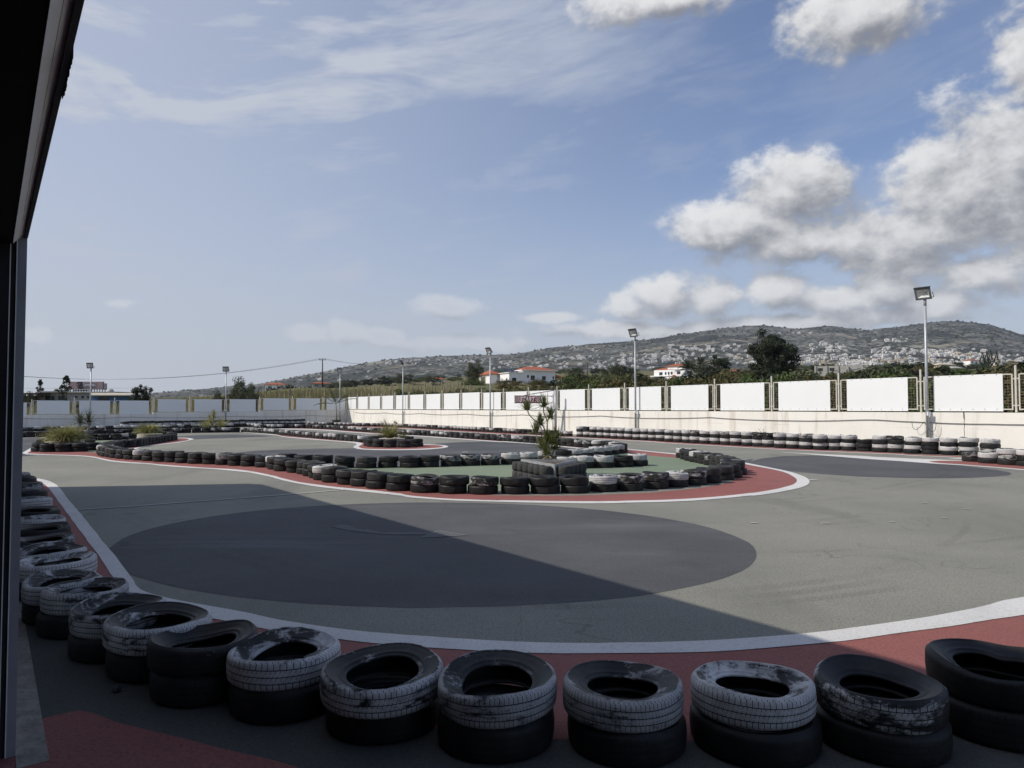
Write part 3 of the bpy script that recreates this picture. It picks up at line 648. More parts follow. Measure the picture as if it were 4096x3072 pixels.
# ------------------------------------------------------------------ fence of white sheets on steel frames
def fence(cols, D, nrm, bottom, top, side, first):
    k = 0
    ends = [(on_wall(a, D), on_wall(b, D)) for a, b in cols]
    for i, ((x0, x1), (a, b)) in enumerate(zip(cols, ends)):
        zb, zt = bottom((x0 + x1) / 2, (a + b) / 2), top((x0 + x1) / 2, (a + b) / 2)
        d = (b - a).normalized(); c = -nrm * .11
        gap_l = (a - ends[i-1][1]).length if i else .5
        gap_r = (ends[i+1][0] - b).length if i + 1 < len(ends) else .5
        fl, fr = min(.5, gap_l * .36), min(.5, gap_r * .36)
        if side == 'left': ordn = f'{ordinal(i)} from the left'
        else: ordn = f'{ordinal(i)} from the right'
        mid = (a + b) / 2 + c
        t = thing('fence_bay', f'white sheet fence bay with steel frame, {ordn} on the {first} wall', 'fence', (mid.x, mid.y, zb), math.atan2(d.y, d.x), f'white fence bays on the {first} wall')
        bm = B()
        A, Bq = a - d * fl + c, b + d * fr + c
        R = Matrix.Rotation(math.atan2(d.y, d.x), 3, 'Z')
        L_ = (Bq - A).length; zc = (zb + zt) / 2 + .0
        for p in (A, Bq): box(bm, (p.x, p.y, (zb + zt) / 2 + .01), (.042, .042, zt - zb - .06), R)
        for zz in (zb + .07, zt - .025): box(bm, ((A.x + Bq.x) / 2, (A.y + Bq.y) / 2, zz), (L_ - .043, .04, .042), R)
        obj('frame', bm, M['cream_steel'], t)
        bm = B()
        zz = zb + .16
        while zz < zt - .06:
            m_ = (A + Bq) / 2; box(bm, (m_.x, m_.y, zz), (L_ - .045, .008, .008), R); zz += .1
        for e, f_ in ((A, a + c), (b + c, Bq)):
            n_ = max(1, int((f_ - e).length / .14))
            for j in range(1, n_ + 1):
                p = e.lerp(f_, j / (n_ + 1)); box(bm, (p.x, p.y, (zb + zt) / 2), (.006, .006, zt - zb - .14), R)
        obj('wire_mesh', bm, M['wire'], t)
        bm = B(); m_ = (a + b) / 2 + c + nrm * .03
        box(bm, (m_.x, m_.y, (zb + zt) / 2), ((b - a).length, .012, zt - zb), R)
        if m_.y < 52:
            n_ = 6
            for j in range(n_):
                for zz in (zb + .07, zt - .03):
                    p = a.lerp(b, (j + .5) / n_) + c + nrm * .04; box(bm, (p.x, p.y, zz), (.022, .012, .022), R, 1)
        obj('sheet', bm, [M['sheet'], M['dkmetal']], t)
        # the post after this bay, with its two pairs of connectors
        if i + 1 < len(ends) or side == 'right0':
            p = (b + ends[i+1][0]) / 2 + c
            po = thing('fence_post', f'cream steel fence post, {ordinal(i)} from the {"left" if side == "left" else "right"} on the {first} wall', 'post', (p.x, p.y, zb - .03), math.atan2(d.y, d.x), f'fence posts on the {first} wall')
            bm = B(); box(bm, (p.x, p.y, zb - .03 + (zt - zb + .3) / 2), (.06, .06, zt - zb + .3), R)
            obj('upright', bm, M['cream_steel'], po)
            for zz in (zb + .2, zt - .18):
                w_ = max(.05, gap_r / 2 - fr - .022 - .03)
                for s_ in (-1, 1):
                    bm = B(); pp = p + d * s_ * (.03 + w_ / 2); box(bm, (pp.x, pp.y, zz), (w_, .035, .035), R)
                    obj('connector', bm, M['cream_steel'], po)
RCOLS = [(4112, 4420), (3731, 4009), (3384, 3628), (3110, 3317), (2878, 3053.5), (2680, 2829.5), (2512, 2640.5), (2364.5, 2476), (2236, 2335.7), (2115, 2211), (2020, 2103), (1930, 1999.6), (1846, 1915), (1772, 1833), (1702, 1758),
         (1637.5, 1690), (1581, 1627.6), (1526, 1570), (1476, 1517), (1430, 1468), (1390, 1422)]
fence([(b, a) for a, b in RCOLS], RD, RN, lambda x, p: WH + .045 if x > 2000 else WH + .06, lambda x, p: WH + .045 + 1.29 + (.05 if x < 1900 else 0), 'right', 'sunlit')
LCOLS = [(-140, -5), (20, 108), (149, 279.5), (318, 441.6), (479, 597), (632.6, 744.5), (779, 889), (920, 1024.5), (1055.7, 1156.6), (1186.5, 1281), (1308, 1383)]
def lbot(x, p):
    y = 1664.5 if x < 110 else 1656.6 if x < 600 else 1647 if x < 1040 else 1640.3
    return pt(max(x, 60), y, on_wall(max(x, 60), LD).y).z
def ltop(x, p):
    y = 1610 if x < 110 else 1602.2 if x < 600 else 1597 if x < 1040 else 1593.2
    return pt(max(x, 60), y, on_wall(max(x, 60), LD).y).z
fence(LCOLS, LD * -1, LN, lbot, ltop, 'left', 'shaded')
# sagging cables clipped along the walls
def cable(D, nrm, x0, x1, y, label, group, span=7.0, seed=1):
    r = random.Random(seed); a, b = on_wall(x0, D), on_wall(x1, D)
    L_ = (b - a).length; n = int(L_ / .5); pts = []
    for i in range(n + 1):
        p = a.lerp(b, i / n) + nrm * .03
        s = (i * .5 % span) / span
        pts.append(Vector((p.x, p.y, y(p) - .1 * 4 * s * (1 - s) + r.uniform(-.006, .006))))
    bm = B(); tube(bm, pts, .012, 5)
    single('cable', bm, M['cable'], label, 'cable', group)
cable(RD, RN, 1420, 4300, lambda p: WH - .3, 'thin dark cable sagging along the sunlit cream wall', 'cables along the walls', 8.4)
cable(LD, LN, 40, 1370, lambda p: pt(600, 1668, on_wall(600, LD).y).z, 'dark cable sagging along the shaded wall on the left', 'cables along the walls', 9, 4)
# ------------------------------------------------------------------ floodlight poles
def lamp(px, D, nrm, ytop, label, off, face, s=1.0, R=.055):
    b = on_wall(px, D); p = b + nrm * off
    if px > 1400 and D is RD: p = p + RD * ((p.x / p.y - b.x / b.y) * -p.y * .6)
    zt = pt(px, ytop, p.y).z
    t = thing('floodlight_pole', label, 'lamp post', (p.x, p.y, 0), 0, 'floodlight poles along the walls')
    bm = B(); tube(bm, [Vector((p.x, p.y, z)) for z in (0, zt * .5, zt - .3)], [R, R * .92, R * .8], 10); tube(bm, [Vector((p.x, p.y, zt - .3)), Vector((p.x, p.y, zt - .02))], R * .95, 10)
    obj('pole', bm, M['galv'], t)
    bm = B(); q_ = p + RD * .0 + nrm * .0 + Vector((R + .03, 0, 0)); tube(bm, [Vector((q_.x, q_.y, z)) for z in (0, 1.3)], .018, 6)
    obj('conduit', bm, M['galv'], t)
    bm = B(); box(bm, (p.x, p.y - R - .04, 1.42), (.11, .07, .14)); obj('junction_box', bm, M['sheet'], t)
    f = Vector(face).normalized()             # direction the lamp looks
    x = f.cross(Vector((0, 0, 1))).normalized(); up = x.cross(f)
    Mx = Matrix((x, f, up)).transposed()
    c = Vector((p.x, p.y, zt + .2 * s)) - x * -.0 + f * .12
    hd = None
    bm = B()
    w_, d_, h_ = .56 * s, .16 * s, .46 * s
    fr = [Vector((sx * w_ / 2, d_ / 2, sz * h_ / 2)) for sz in (-1, 1) for sx in (-1, 1)]
    bk = [Vector((sx * w_ * .32, -d_ / 2, sz * h_ * .3)) for sz in (-1, 1) for sx in (-1, 1)]
    V = [bm.verts.new(c + Mx @ v) for v in fr + bk]
    for a_ in ((4, 5, 7, 6), (0, 4, 6, 2), (1, 3, 7, 5), (2, 6, 7, 3), (0, 1, 5, 4)): bm.faces.new([V[i] for i in a_])
    iw, ih = .36, .33
    inn = [bm.verts.new(c + Mx @ Vector((sx * w_ * iw, d_ / 2, sz * h_ * ih))) for sz in (-1, 1) for sx in (-1, 1)]
    for a_, b_ in ((0, 1), (1, 3), (3, 2), (2, 0)): bm.faces.new([V[a_], V[b_], inn[b_], inn[a_]])
    bmesh.ops.recalc_face_normals(bm, faces=bm.faces)
    hd = obj('lamp_head', bm, M['lampgrey'], t)
    bm = B()
    dp = [bm.verts.new(c + Mx @ Vector((sx * w_ * .2, -d_ * .15, sz * h_ * .16))) for sz in (-1, 1) for sx in (-1, 1)]
    i2 = [bm.verts.new(c + Mx @ Vector((sx * w_ * iw, d_ / 2 - .004, sz * h_ * ih))) for sz in (-1, 1) for sx in (-1, 1)]
    for a_, b_ in ((0, 1), (1, 3), (3, 2), (2, 0)): bm.faces.new([i2[a_], i2[b_], dp[b_], dp[a_]])
    bm.faces.new([dp[0], dp[1], dp[3], dp[2]])
    obj('reflector', bm, M['reflector'], hd)
    bm = B(); tube(bm, [c + Mx @ Vector((-w_ * .16, d_ * .1, 0)), c + Mx @ Vector((w_ * .12, d_ * .1, 0))], .02 * s, 8); obj('bulb', bm, M['lampglass'], hd)
    bm = B(); box(bm, c + Mx @ Vector((0, d_ / 2 - .01, h_ / 2 + .012)), (w_ * 1.02, .07 * s, .022), Mx); obj('visor', bm, M['dkmetal'], hd)
    bm = B(); 
    for sx in (-1, 1): tube(bm, [c + Mx @ Vector((sx * (w_ / 2 + .02), 0, 0)), c + Mx @ Vector((sx * (w_ / 2 + .02), -d_ * .3, -h_ * .42)), Vector((p.x, p.y, zt - .03))], .014, 6)
    obj('bracket', bm, M['dkmetal'], t)
fr = (-.75, -.62, -.42)
lamp(3712, RD, RN, 1190, 'tall grey floodlight pole nearest the camera on the sunlit wall at right', .16, fr)
lamp(2547, RD, RN, 1342, 'grey floodlight pole rising in front of the hillside, second nearest on the sunlit wall', .16, fr)
lamp(1966, RD, RN, 1410, 'floodlight pole in front of the white villa with red roofs', .16, fr)
lamp(1616, RD, RN, 1455, 'floodlight pole between the villa and the wall corner, in front of the hill', .16, (-.9, .1, -.5))
lamp(1352, LD, LN, 1486, 'floodlight pole beside the potted palm at the wall corner', .35, (-.25, -1, -.25), 1.05)
lamp(897, LD, LN, 1484, 'floodlight pole beside the round bush on the shaded left wall', .3, (.15, -1, -.25), 1.05)
lamp(356, LD, LN, 1471, 'floodlight pole in front of the pink billboard on the far left', .3, (.05, -1, -.2), 1.0)
# loose loops of wire at the nearest pole
bm = B()
for dx, dz, ph in ((-.34, .3, 0), (.33, .36, 1)):
    p = on_wall(3712, RD) + RN * .2; pts = []
    for i in range(11):
        s = i / 10; pts.append(p + RD * (-.05 + dx * 1.3 * math.sin(s * math.pi * .5) * (1 if dx else 1)) * 1.0 + Vector((0, 0, 1.12 - dz * math.sin(s * math.pi))) )
    tube(bm, pts, .009, 5)
single('wire_loops', bm, M['cable'], 'looped loose wires hanging at the nearest floodlight pole', 'cable')
# ------------------------------------------------------------------ START gantry
YS = on_wall(2219, RD).y - 1.0
def sp(px, py): return pt(px, py, YS)
t = thing('start_sign', 'red and white checkered START sign on a grey bracket post before the wall', 'sign', (sp(2222, 1700).x, YS, 0))
ptop = sp(2222, 1560)
bm = B(); tube(bm, [Vector((ptop.x, YS, 0)), Vector((ptop.x, YS, ptop.z))], .085, 10); obj('post', bm, M['galv'], t)
bm = B(); tube(bm, [Vector((ptop.x - .17, YS, 0)), Vector((ptop.x - .17, YS, ptop.z - .25))], .028, 6); obj('side_tube', bm, M['galv'], t)
bm = B()
tube(bm, [sp(2220, 1561), sp(2120, 1577), sp(2096, 1582)], .028, 6)
tube(bm, [sp(2220, 1584.5), sp(2057, 1582.5)], .024, 6); tube(bm, [sp(2220, 1612), sp(2057, 1612)], .024, 6)
for x in (2135, 2163, 2190): tube(bm, [sp(x, 1574 - (x - 2135) * .1), sp(x + 1, 1584)], .014, 5)
tube(bm, [sp(2190, 1584), sp(2190, 1612)], .018, 5); tube(bm, [sp(2205, 1585), sp(2212, 1592), sp(2212, 1604), sp(2204, 1610)], .014, 5)
obj('bracket', bm, M['signframe'], t)
bm = B(); a, b = sp(2058, 1583), sp(2166, 1611)
box(bm, ((a.x + b.x) / 2, YS - .035, (a.z + b.z) / 2), (b.x - a.x, .03, a.z - b.z)); brd = obj('sign_board', bm, M['signframe'], t)
bm = B(); box(bm, ((a.x + b.x) / 2, YS - .053, (a.z + b.z) / 2), (b.x - a.x - .07, .004, a.z - b.z - .07)); obj('red_field', bm, M['signred'], brd)
def checks(x0, x1, mat_odd):
    bm = B(); cs = (a.z - b.z - .07) / 5; nx = int(round((x1 - x0) / cs))
    for i in range(nx):
        for j in range(5):
            if (i + j) % 2: continue
            sk = (2 - j) * .012
            box(bm, (x0 + (i + .5) * cs + sk * -1, YS - .057, b.z + .035 + (j + .5) * cs), (cs, .004, cs))
    obj('checkers', bm, M['signpink'], brd)
wd = b.x - a.x
checks(a.x + .04, a.x + .04 + wd * .21, 0); checks(b.x - .04 - wd * .2, b.x - .04, 0)
def letters(text, cx, cy, cz, h, w, m, parent, name='lettering', shear=.25, bold=.02):
    cu = bpy.data.curves.new(name, 'FONT'); cu.body = text; cu.align_x = 'CENTER'; cu.align_y = 'CENTER'
    cu.size = 1.0; cu.shear = shear; cu.extrude = .006; cu.offset = bold
    tmp = bpy.data.objects.new('tmp', cu); COL.objects.link(tmp)
    me = bpy.data.meshes.new_from_object(tmp)
    bpy.data.objects.remove(tmp)
    xs = [v.co.x for v in me.vertices]; ys = [v.co.y for v in me.vertices]
    sx, sy = w / (max(xs) - min(xs)), h / (max(ys) - min(ys))
    ox, oy = (max(xs) + min(xs)) / 2, (max(ys) + min(ys)) / 2
    bm = B(); bm.from_mesh(me)
    for v in bm.verts: v.co = Vector((cx + (v.co.x - ox) * sx, cy - v.co.z, cz + (v.co.y - oy) * sy))
    return obj(name, bm, m, parent)
letters('START', (a.x + b.x) / 2 - .02, YS - .064, (a.z + b.z) / 2, (a.z - b.z) * .74, wd * .56, M['sheet'], brd, bold=.035)
bm = B(); tube(bm, [Vector((ptop.x + .03, YS, ptop.z - .5)), Vector((ptop.x + .75, YS + .4, 0.05))], .01, 5); obj('guy_wire', bm, M['galv'], t)
# ------------------------------------------------------------------ garage building round the doorway
O = Vector((.17, 0, 0)); FT = Vector((-.594, .8045, 0)).normalized(); FN = Vector((FT.y, -FT.x, 0))
S_POST, S_END, S_NEAR, GH = 4.175, 17.8, -4.5, 4.62
FR = Matrix.Rotation(math.atan2(FT.y, FT.x), 3, 'Z')      # local x along the facade, local -y outwards
M['shed'] = pmat('shed_wall_paint', (.42, .4, .36), (.5, .48, .43), 1.5, .85, dirt=(4, (.3, .27, .22), .4, .55, .75))
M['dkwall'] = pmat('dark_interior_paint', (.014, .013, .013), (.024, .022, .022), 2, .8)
M['trim'] = pmat('pale_metal_trim', (.74, .74, .72), (.82, .82, .8), 4, .6, dirt=(18, (.12, .1, .08), .5, .62, .75))
M['lip'] = pmat('grey_metal_edge', (.075, .078, .078), (.1, .1, .1), 6, .6)
M['frame'] = pmat('door_frame_blue_grey', (.23, .24, .26), (.28, .29, .31), 5, .55)
def fb(bm, s0, s1, o0, o1, z0, z1):           # box between stations s along the facade and offsets o (outwards +)
    c = O + FT * ((s0 + s1) / 2) + FN * ((o0 + o1) / 2)
    box(bm, (c.x, c.y, (z0 + z1) / 2), (s1 - s0, o1 - o0, z1 - z0), FR)
gb = thing('garage_building', 'dark garage building whose doorway frames the left edge of the view', 'building', tuple(O + FT * 6 - FN * 4))
bm = B()
fb(bm, S_POST + .06, S_END, -.16, 0, 0, GH)               # facade beyond the doorway
fb(bm, S_NEAR - 6, S_NEAR, -.16, 0, 0, GH)
fb(bm, S_NEAR, S_POST + .06, -.16, 0, 2.9, GH)            # over the doorway
obj('wall', bm, M['shed'], gb)
e = O + FT * S_END; k = Vector((-1, -.32, 0)).normalized()
bm = B(); prism(bm, e - FN * .0, e + k * 11, Vector((k.y, -k.x, 0)) * -1, 0, GH, .16); obj('wall', bm, M['shed'], gb)
bm = B(); bk_ = O + FT * (S_NEAR - 6); prism(bm, bk_, bk_ - FN * 9, FT, 0, GH, .16); prism(bm, bk_ - FN * 9, e + k * 11, FN, 0, GH, .16); obj('wall', bm, M['shed'], gb)
bm = B()
rp = [e + FN * .02, e + k * 11, bk_ - FN * 9, bk_ + FN * .02]
lo = [bm.verts.new((p.x, p.y, GH)) for p in rp]; hi = [bm.verts.new((p.x, p.y, GH + .14)) for p in rp]
for i in range(4): bm.faces.new([lo[i], lo[(i+1) % 4], hi[(i+1) % 4], hi[i]])
bm.faces.new(hi); bm.faces.new(list(reversed(lo))); bmesh.ops.recalc_face_normals(bm, faces=bm.faces)
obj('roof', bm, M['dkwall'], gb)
bm = B(); a0 = e + Vector((0, 0, GH + .5)); tube(bm, [a0 + k * .4, a0 + k * 8], .05, 6)
for d_ in (.5, 4, 7.5): tube(bm, [a0 + k * d_, a0 + k * d_ - Vector((0, 0, .4))], .03, 5)
obj('roof_rail', bm, M['lip'], gb)
bm = B(); fb(bm, S_NEAR, S_POST, -.012, .002, 2.43, 2.474); obj('lintel_edge', bm, M['lip'], gb)
bm = B()                                      # sloping soffit strip with a seam, turned to the open air
for o0, o1, z0, z1 in ((-.056, -.033, 2.396, 2.422), (-.032, -.0125, 2.4235, 2.444)):
    v_ = [O + FT * s + FN * o + Vector((0, 0, z)) for s in (S_NEAR, S_POST) for o, z in ((o0, z0), (o1, z1), (o1, z1 + .03), (o0, z0 + .06))]
    v_ = [bm.verts.new(p) for p in v_]
    for i in range(4): bm.faces.new([v_[i], v_[(i + 1) % 4], v_[4 + (i + 1) % 4], v_[4 + i]])
    bm.faces.new(v_[3::-1]); bm.faces.new(v_[4:])
bmesh.ops.recalc_face_normals(bm, faces=bm.faces)
obj('lintel', bm, M['trim'], gb)
bm = B(); rr = random.Random(3)                # torn rubber seal hanging off the edge
for i in range(26):
    s_ = 1.98 + .27 * i / 25; fb(bm, s_, s_ + .014, .0025, .004 + rr.random() * .003, 2.43 - rr.uniform(.0, .008), 2.455 + rr.random() * .01)
obj('torn_seal', bm, M['dkwall'], gb)
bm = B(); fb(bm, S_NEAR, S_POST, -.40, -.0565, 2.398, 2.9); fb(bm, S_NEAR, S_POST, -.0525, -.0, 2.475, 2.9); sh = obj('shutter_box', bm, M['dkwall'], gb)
bm = B(); fb(bm, S_POST, S_POST + .055, -.036, 0, 0, 2.47); obj('door_post', bm, M['frame'], gb)
bm = B(); fb(bm, S_POST - .002, S_POST + .055, -.0405, -.0365, 0, 2.47); fb(bm, S_POST - .002, S_POST + .055, -.066, -.062, 0, 2.47); obj('guide_rail', bm, M['trim'], gb)
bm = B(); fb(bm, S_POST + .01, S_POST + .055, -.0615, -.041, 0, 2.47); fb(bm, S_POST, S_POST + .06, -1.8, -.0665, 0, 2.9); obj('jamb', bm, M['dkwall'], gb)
bm = B(); fill(bm, [O + FT * (S_NEAR - 6) - FN * .17, O + FT * S_END - FN * .17, e + k * 11, bk_ - FN * 9], .003); struct('garage_floor', bm, M['floor'])
bm = B(); c0 = O + FT * S_POST
fb(bm, S_POST - .15, S_END, .0, .125, -.1, .008); struct('concrete_strip', bm, M['floor'])
# little stone on the floor behind the foreground tyres
bm = B(); g = gp(466, 2770); bmesh.ops.create_icosphere(bm, subdivisions=2, radius=.022, matrix=Matrix.Translation((g.x, g.y, .02)))
for v in bm.verts: v.co += Vector((noise.noise(v.co * 60), noise.noise(v.co * 60 + Vector((5, 0, 0))), noise.noise(v.co * 60 + Vector((0, 9, 0))))) * .009
single('stone', bm, M['dkmetal'], 'small dark lump lying on the grey floor behind the foreground tyres', 'stone')
# ------------------------------------------------------------------ plants
def blades(bm, base, n, L, spread, width, rnd, droop=.7, up=(.25, 1.0), seg=4, rad=.2):
    for _ in range(n):
        a = rnd.uniform(0, 6.283); e = rnd.uniform(*up); l = L * rnd.uniform(.6, 1.1)
        b = base + Vector((math.cos(a), math.sin(a), 0)) * rnd.uniform(0, rad)
        d = Vector((math.cos(a) * spread * (1 - e * .6), math.sin(a) * spread * (1 - e * .6), e)).normalized()
        s = Vector((-math.sin(a), math.cos(a), 0)); p = b.copy(); prev = None
        s = (s + Vector((0, 0, rnd.uniform(-.4, .4)))).normalized()
        for k in range(seg + 1):
            t = k / seg; w = width * (1 - t) ** .7 * .5 + .001
            cur = [bm.verts.new(p - s * w), bm.verts.new(p + s * w)]
            if prev: bm.faces.new([prev[0], prev[1], cur[1], cur[0]])
            prev = cur
            d = (d + Vector((0, 0, -droop * t / seg * 1.6))).normalized(); p = p + d * l / seg
def leaf_quads(bm, c, n, rad, size, rnd, flat=0.0):
    for _ in range(n):
        while True:
            o = Vector((rnd.uniform(-1, 1), rnd.uniform(-1, 1), rnd.uniform(-1, 1)))
            if o.length < 1: break
        p = c + Vector((o.x * rad[0], o.y * rad[1], o.z * rad[2]))
        nrm = (o + Vector((rnd.uniform(-1, 1), rnd.uniform(-1, 1), rnd.uniform(-.3, 1.2)))).normalized()
        a = nrm.orthogonal().normalized(); a.rotate(Matrix.Rotation(rnd.uniform(0, 6.28), 3, nrm)); b = nrm.cross(a)
        s = size * rnd.uniform(.5, 1.2)
        vs = [bm.verts.new(p + a * s), bm.verts.new(p + b * s * .45), bm.verts.new(p - a * s), bm.verts.new(p - b * s * .45)]
        bm.faces.new(vs)
def crown_bm(seed, rx, rz, clumps, per, size, shape='round', clump=.3):
    r = random.Random(seed); bm = B()
    for i in range(clumps):
        u = r.random(); a = r.uniform(0, 6.283)
        if shape == 'cone':
            h = r.random() ** 1.1; rr = rx * (1 - h) ** .8 * r.uniform(.5, 1); c = Vector((math.cos(a) * rr, math.sin(a) * rr, h * 2 * rz))
        elif shape == 'column':
            h = r.random(); rr = rx * (.5 + .5 * math.sin(math.pi * min(1, h * 1.05 + .1))) * r.uniform(.4, 1); c = Vector((math.cos(a) * rr, math.sin(a) * rr, h * 2 * rz))
        else:
            ct = r.uniform(-.97 if shape == 'full' else -.85, 1); st = math.sqrt(1 - ct * ct); k = r.uniform(.45, 1.0)
            lump = 1 + .28 * noise.noise(Vector((math.cos(a) * st * 1.6 + seed, math.sin(a) * st * 1.6, ct * 1.6)))
            c = Vector((math.cos(a) * st * rx * k, math.sin(a) * st * rx * k, rz + ct * rz * k)) * lump
        cs = clump * r.uniform(.6, 1.3)
        leaf_quads(bm, c, per, (cs * rx, cs * rx, cs * rz * .8), size, r)
    return bm
def trunk_bm(seed, h, r0, top, limbs):
    r = random.Random(seed); bm = B()
    tube(bm, [Vector((r.uniform(-.05, .05) * i * r0 * 4, r.uniform(-.05, .05) * i * r0 * 4, h * i / 5)) for i in range(6)], [r0 * (1 - .11 * i) for i in range(6)], 7)
    for i in range(limbs):
        a = r.uniform(0, 6.28); z = h * r.uniform(.55, .98); l = top * r.uniform(.5, .9)
        d = Vector((math.cos(a), math.sin(a), r.uniform(.5, 1.1)))
        tube(bm, [Vector((0, 0, z)), Vector((0, 0, z)) + d * l * .5, Vector((0, 0, z)) + d * l + Vector((0, 0, l * .15))], [r0 * .45, r0 * .28, r0 * .1], 5)
    return bm
PROTO = {}
def tree_proto(key, crown, trunk, leaf): # meshes shared by the copies
    c = bpy.data.meshes.new('crown'); crown.to_mesh(c); crown.free(); c.materials.append(M[leaf])
    t = bpy.data.meshes.new('trunk'); trunk.to_mesh(t); trunk.free(); t.materials.append(M['bark'])
    PROTO[key] = (c, t)
def tree(key, loc, sx, sz, label, cat='tree', name='tree', group=None, rz=0.0):
    o = thing(name, label, cat, loc, rz, group); o.scale = (sx, sx, sz)
    for nm, me in (('crown', PROTO[key][0]), ('trunk', PROTO[key][1])):
        c = bpy.data.objects.new(nm, me); COL.objects.link(c); c.parent = o
    return o
def tuft(px, py, w_, h_, label, n=520, seed=3, z=.36, name='grass_tuft'):
    g = gp(px, py, z); r = random.Random(seed); bm = B()
    blades(bm, g, n, h_ * 1.25, 1.6, .024, r, 1.9 if name == 'grass_tuft' and w_ > .5 else .95, (.35, 1.25), 6, w_ * .35)
    single(name, bm, M['blade'], label, 'grass')
tuft(960 / SC, 1600 + 600 / SC, 1.0, .68, 'big arching grass tuft in the ring of black tyres at left', 1100)
tuft(500 + 350 / SC, 1600 + 495 / SC, .8, .56, 'rounded grass tuft inside the tyre ring further back', 900, 5)
tuft(1500 + 215 / SC, 1600 + 560 / SC, .34, .75, 'upright reed clump planted inside the middle tyre ring', 330, 8)
tuft(1500 + 420 / SC, 1600 + 560 / SC, .3, .22, 'low weeds beside the reed clump', 90, 9, name='weeds')
# sand heaps in the planters
for (px, py, w_, lab) in ((960 / SC, 1600 + 612 / SC, .72, 'pale sandy soil under the big grass tuft'), (500 + 370 / SC, 1600 + 500 / SC, .62, 'pale sandy soil under the rounded grass tuft'), (1500 + 250 / SC, 1600 + 566 / SC, .6, 'grey soil tub under the reed clump')):
    g = gp(px, py, .3); bm = B()
    bmesh.ops.create_circle(bm, cap_ends=False, radius=w_, segments=24, matrix=Matrix.Translation((g.x, g.y, 0)))
    rim = list(bm.verts); mid = [bm.verts.new((g.x + (v.co.x - g.x) * .95, g.y + (v.co.y - g.y) * .95, .3)) for v in rim]; top = bm.verts.new((g.x, g.y, .37))
    for i in range(24):
        j = (i + 1) % 24; bm.faces.new([rim[i], rim[j], mid[j], mid[i]]); bm.faces.new([mid[i], mid[j], top])
    single('planter_soil', bm, pmat('sandy_soil_' + str(int(px)), (.3, .28, .24), (.42, .39, .33), 9, .95), lab, 'soil')
# stalk of dry leaves in the reed planter
def stalk_plant(px, py, z, heads, label, n=26, L=.35, stem=.02, leaf='yucca', cat='plant', name='stalk_plant', width=.03, mb='palebark', droop=.5):
    g = gp(px, py, z); r = random.Random(int(px)); t = thing(name, label, cat, tuple(g))
    bm = B()
    for hx, hy, dy, via in heads:
        p = pt(hx, hy, g.y + dy); pts = [g + Vector((r.uniform(-.05, .05), r.uniform(-.05, .05), -.02))]
        for vx, vy in via: pts.append(pt(vx, vy, g.y + dy * .6))
        pts.append(p); tube(bm, spline(pts, 4), stem, 6)
    obj('stem', bm, M[mb], t)
    for hx, hy, dy, via in heads:
        p = pt(hx, hy, g.y + dy); bm = B()
        blades(bm, p - Vector((0, 0, .06)), n, L, 1.0, width, r, droop, (-.25, 1.5), 4, .03)
        obj('leaf_rosette', bm, M[leaf], t)
    return t
def p5(x, y): return (2000 + x / SC, 1600 + y / SC)
# ------------------------------------------------------------------ wedge planter with kart tyres
F_, L_, R_ = gp(*p5(810, 962), .42), gp(*p5(305, 882), .42), gp(*p5(1135, 893), .42)
bm = B(); th = .02
for a, b in ((F_, L_), (F_, R_), (L_, R_)):
    d = (b - a).normalized(); n_ = Vector((-d.y, d.x, 0)); c = (F_ + L_ + R_) / 3
    if n_.dot((a + b) / 2 - c) < 0: n_ = -n_
    prism(bm, Vector((a.x, a.y, 0)) + d * .012, Vector((b.x, b.y, 0)) - d * .012, n_, 0, .44, th)
t = thing('planter_box', 'wedge-shaped grey sheet-metal planter box lined with small kart tyres', 'planter', ((F_ + L_ + R_) / 3).to_tuple()[:2] + (0,))
obj('box_side', bm, M['galv'], t)
bm = B(); fill(bm, [F_.lerp((F_ + L_ + R_) / 3, .05), L_.lerp((F_ + L_ + R_) / 3, .05), R_.lerp((F_ + L_ + R_) / 3, .05)], .385); obj('soil', bm, M['soil'], t)
def kart_mesh():
    prof = [(.06, .012), (.1, .0), (.122, .006), (.134, .03), (.137, .1), (.134, .17), (.122, .194), (.1, .2), (.07, .196), (.06, .188)]
    bm = B(); seg = 24
    rings = [[bm.verts.new((r * math.cos(2*math.pi*k/seg), r * math.sin(2*math.pi*k/seg), z)) for k in range(seg)] for r, z in prof]
    for i in range(len(prof)):
        j = (i + 1) % len(prof)
        for k in range(seg):
            f = bm.faces.new([rings[i][k], rings[i][(k+1) % seg], rings[j][(k+1) % seg], rings[j][k]]); f.smooth = True
    bmesh.ops.recalc_face_normals(bm, faces=bm.faces)
    me = bpy.data.meshes.new('kart_tyre'); bm.to_mesh(me); bm.free(); me.materials.append(M['kart']); return me
KM = kart_mesh()
for fi, (a, b, n_) in enumerate(((F_, L_, 6), (F_, R_, 5))):
    d = Vector((b.x - a.x, b.y - a.y, 0)); ln = d.length; d.normalize(); nr = Vector((-d.y, d.x, 0)); c = (F_ + L_ + R_) / 3
    if nr.dot((a + b) / 2 - c) < 0: nr = -nr
    for i in range(n_):
        for lev in range(2):
            p = Vector((a.x, a.y, 0)) + d * (.16 + (ln - .2) * i / (n_ - .6)) + nr * .14
            o = bpy.data.objects.new('kart_tyre', KM); COL.objects.link(o); o.location = (p.x, p.y, .2 * lev); o.rotation_euler = (RND.uniform(-.03, .03), RND.uniform(-.03, .03), RND.uniform(0, 6))
            o.scale = (1, 1, RND.uniform(.95, 1.0))
            props(o, f'small black kart tyre, {"upper" if lev else "lower"} row, {ordinal(i)} from the planter\'s front corner, {"left" if fi == 0 else "right"} face', 'kart tyre', 'kart tyres round the planter')
bx, by = p5(735, 885)
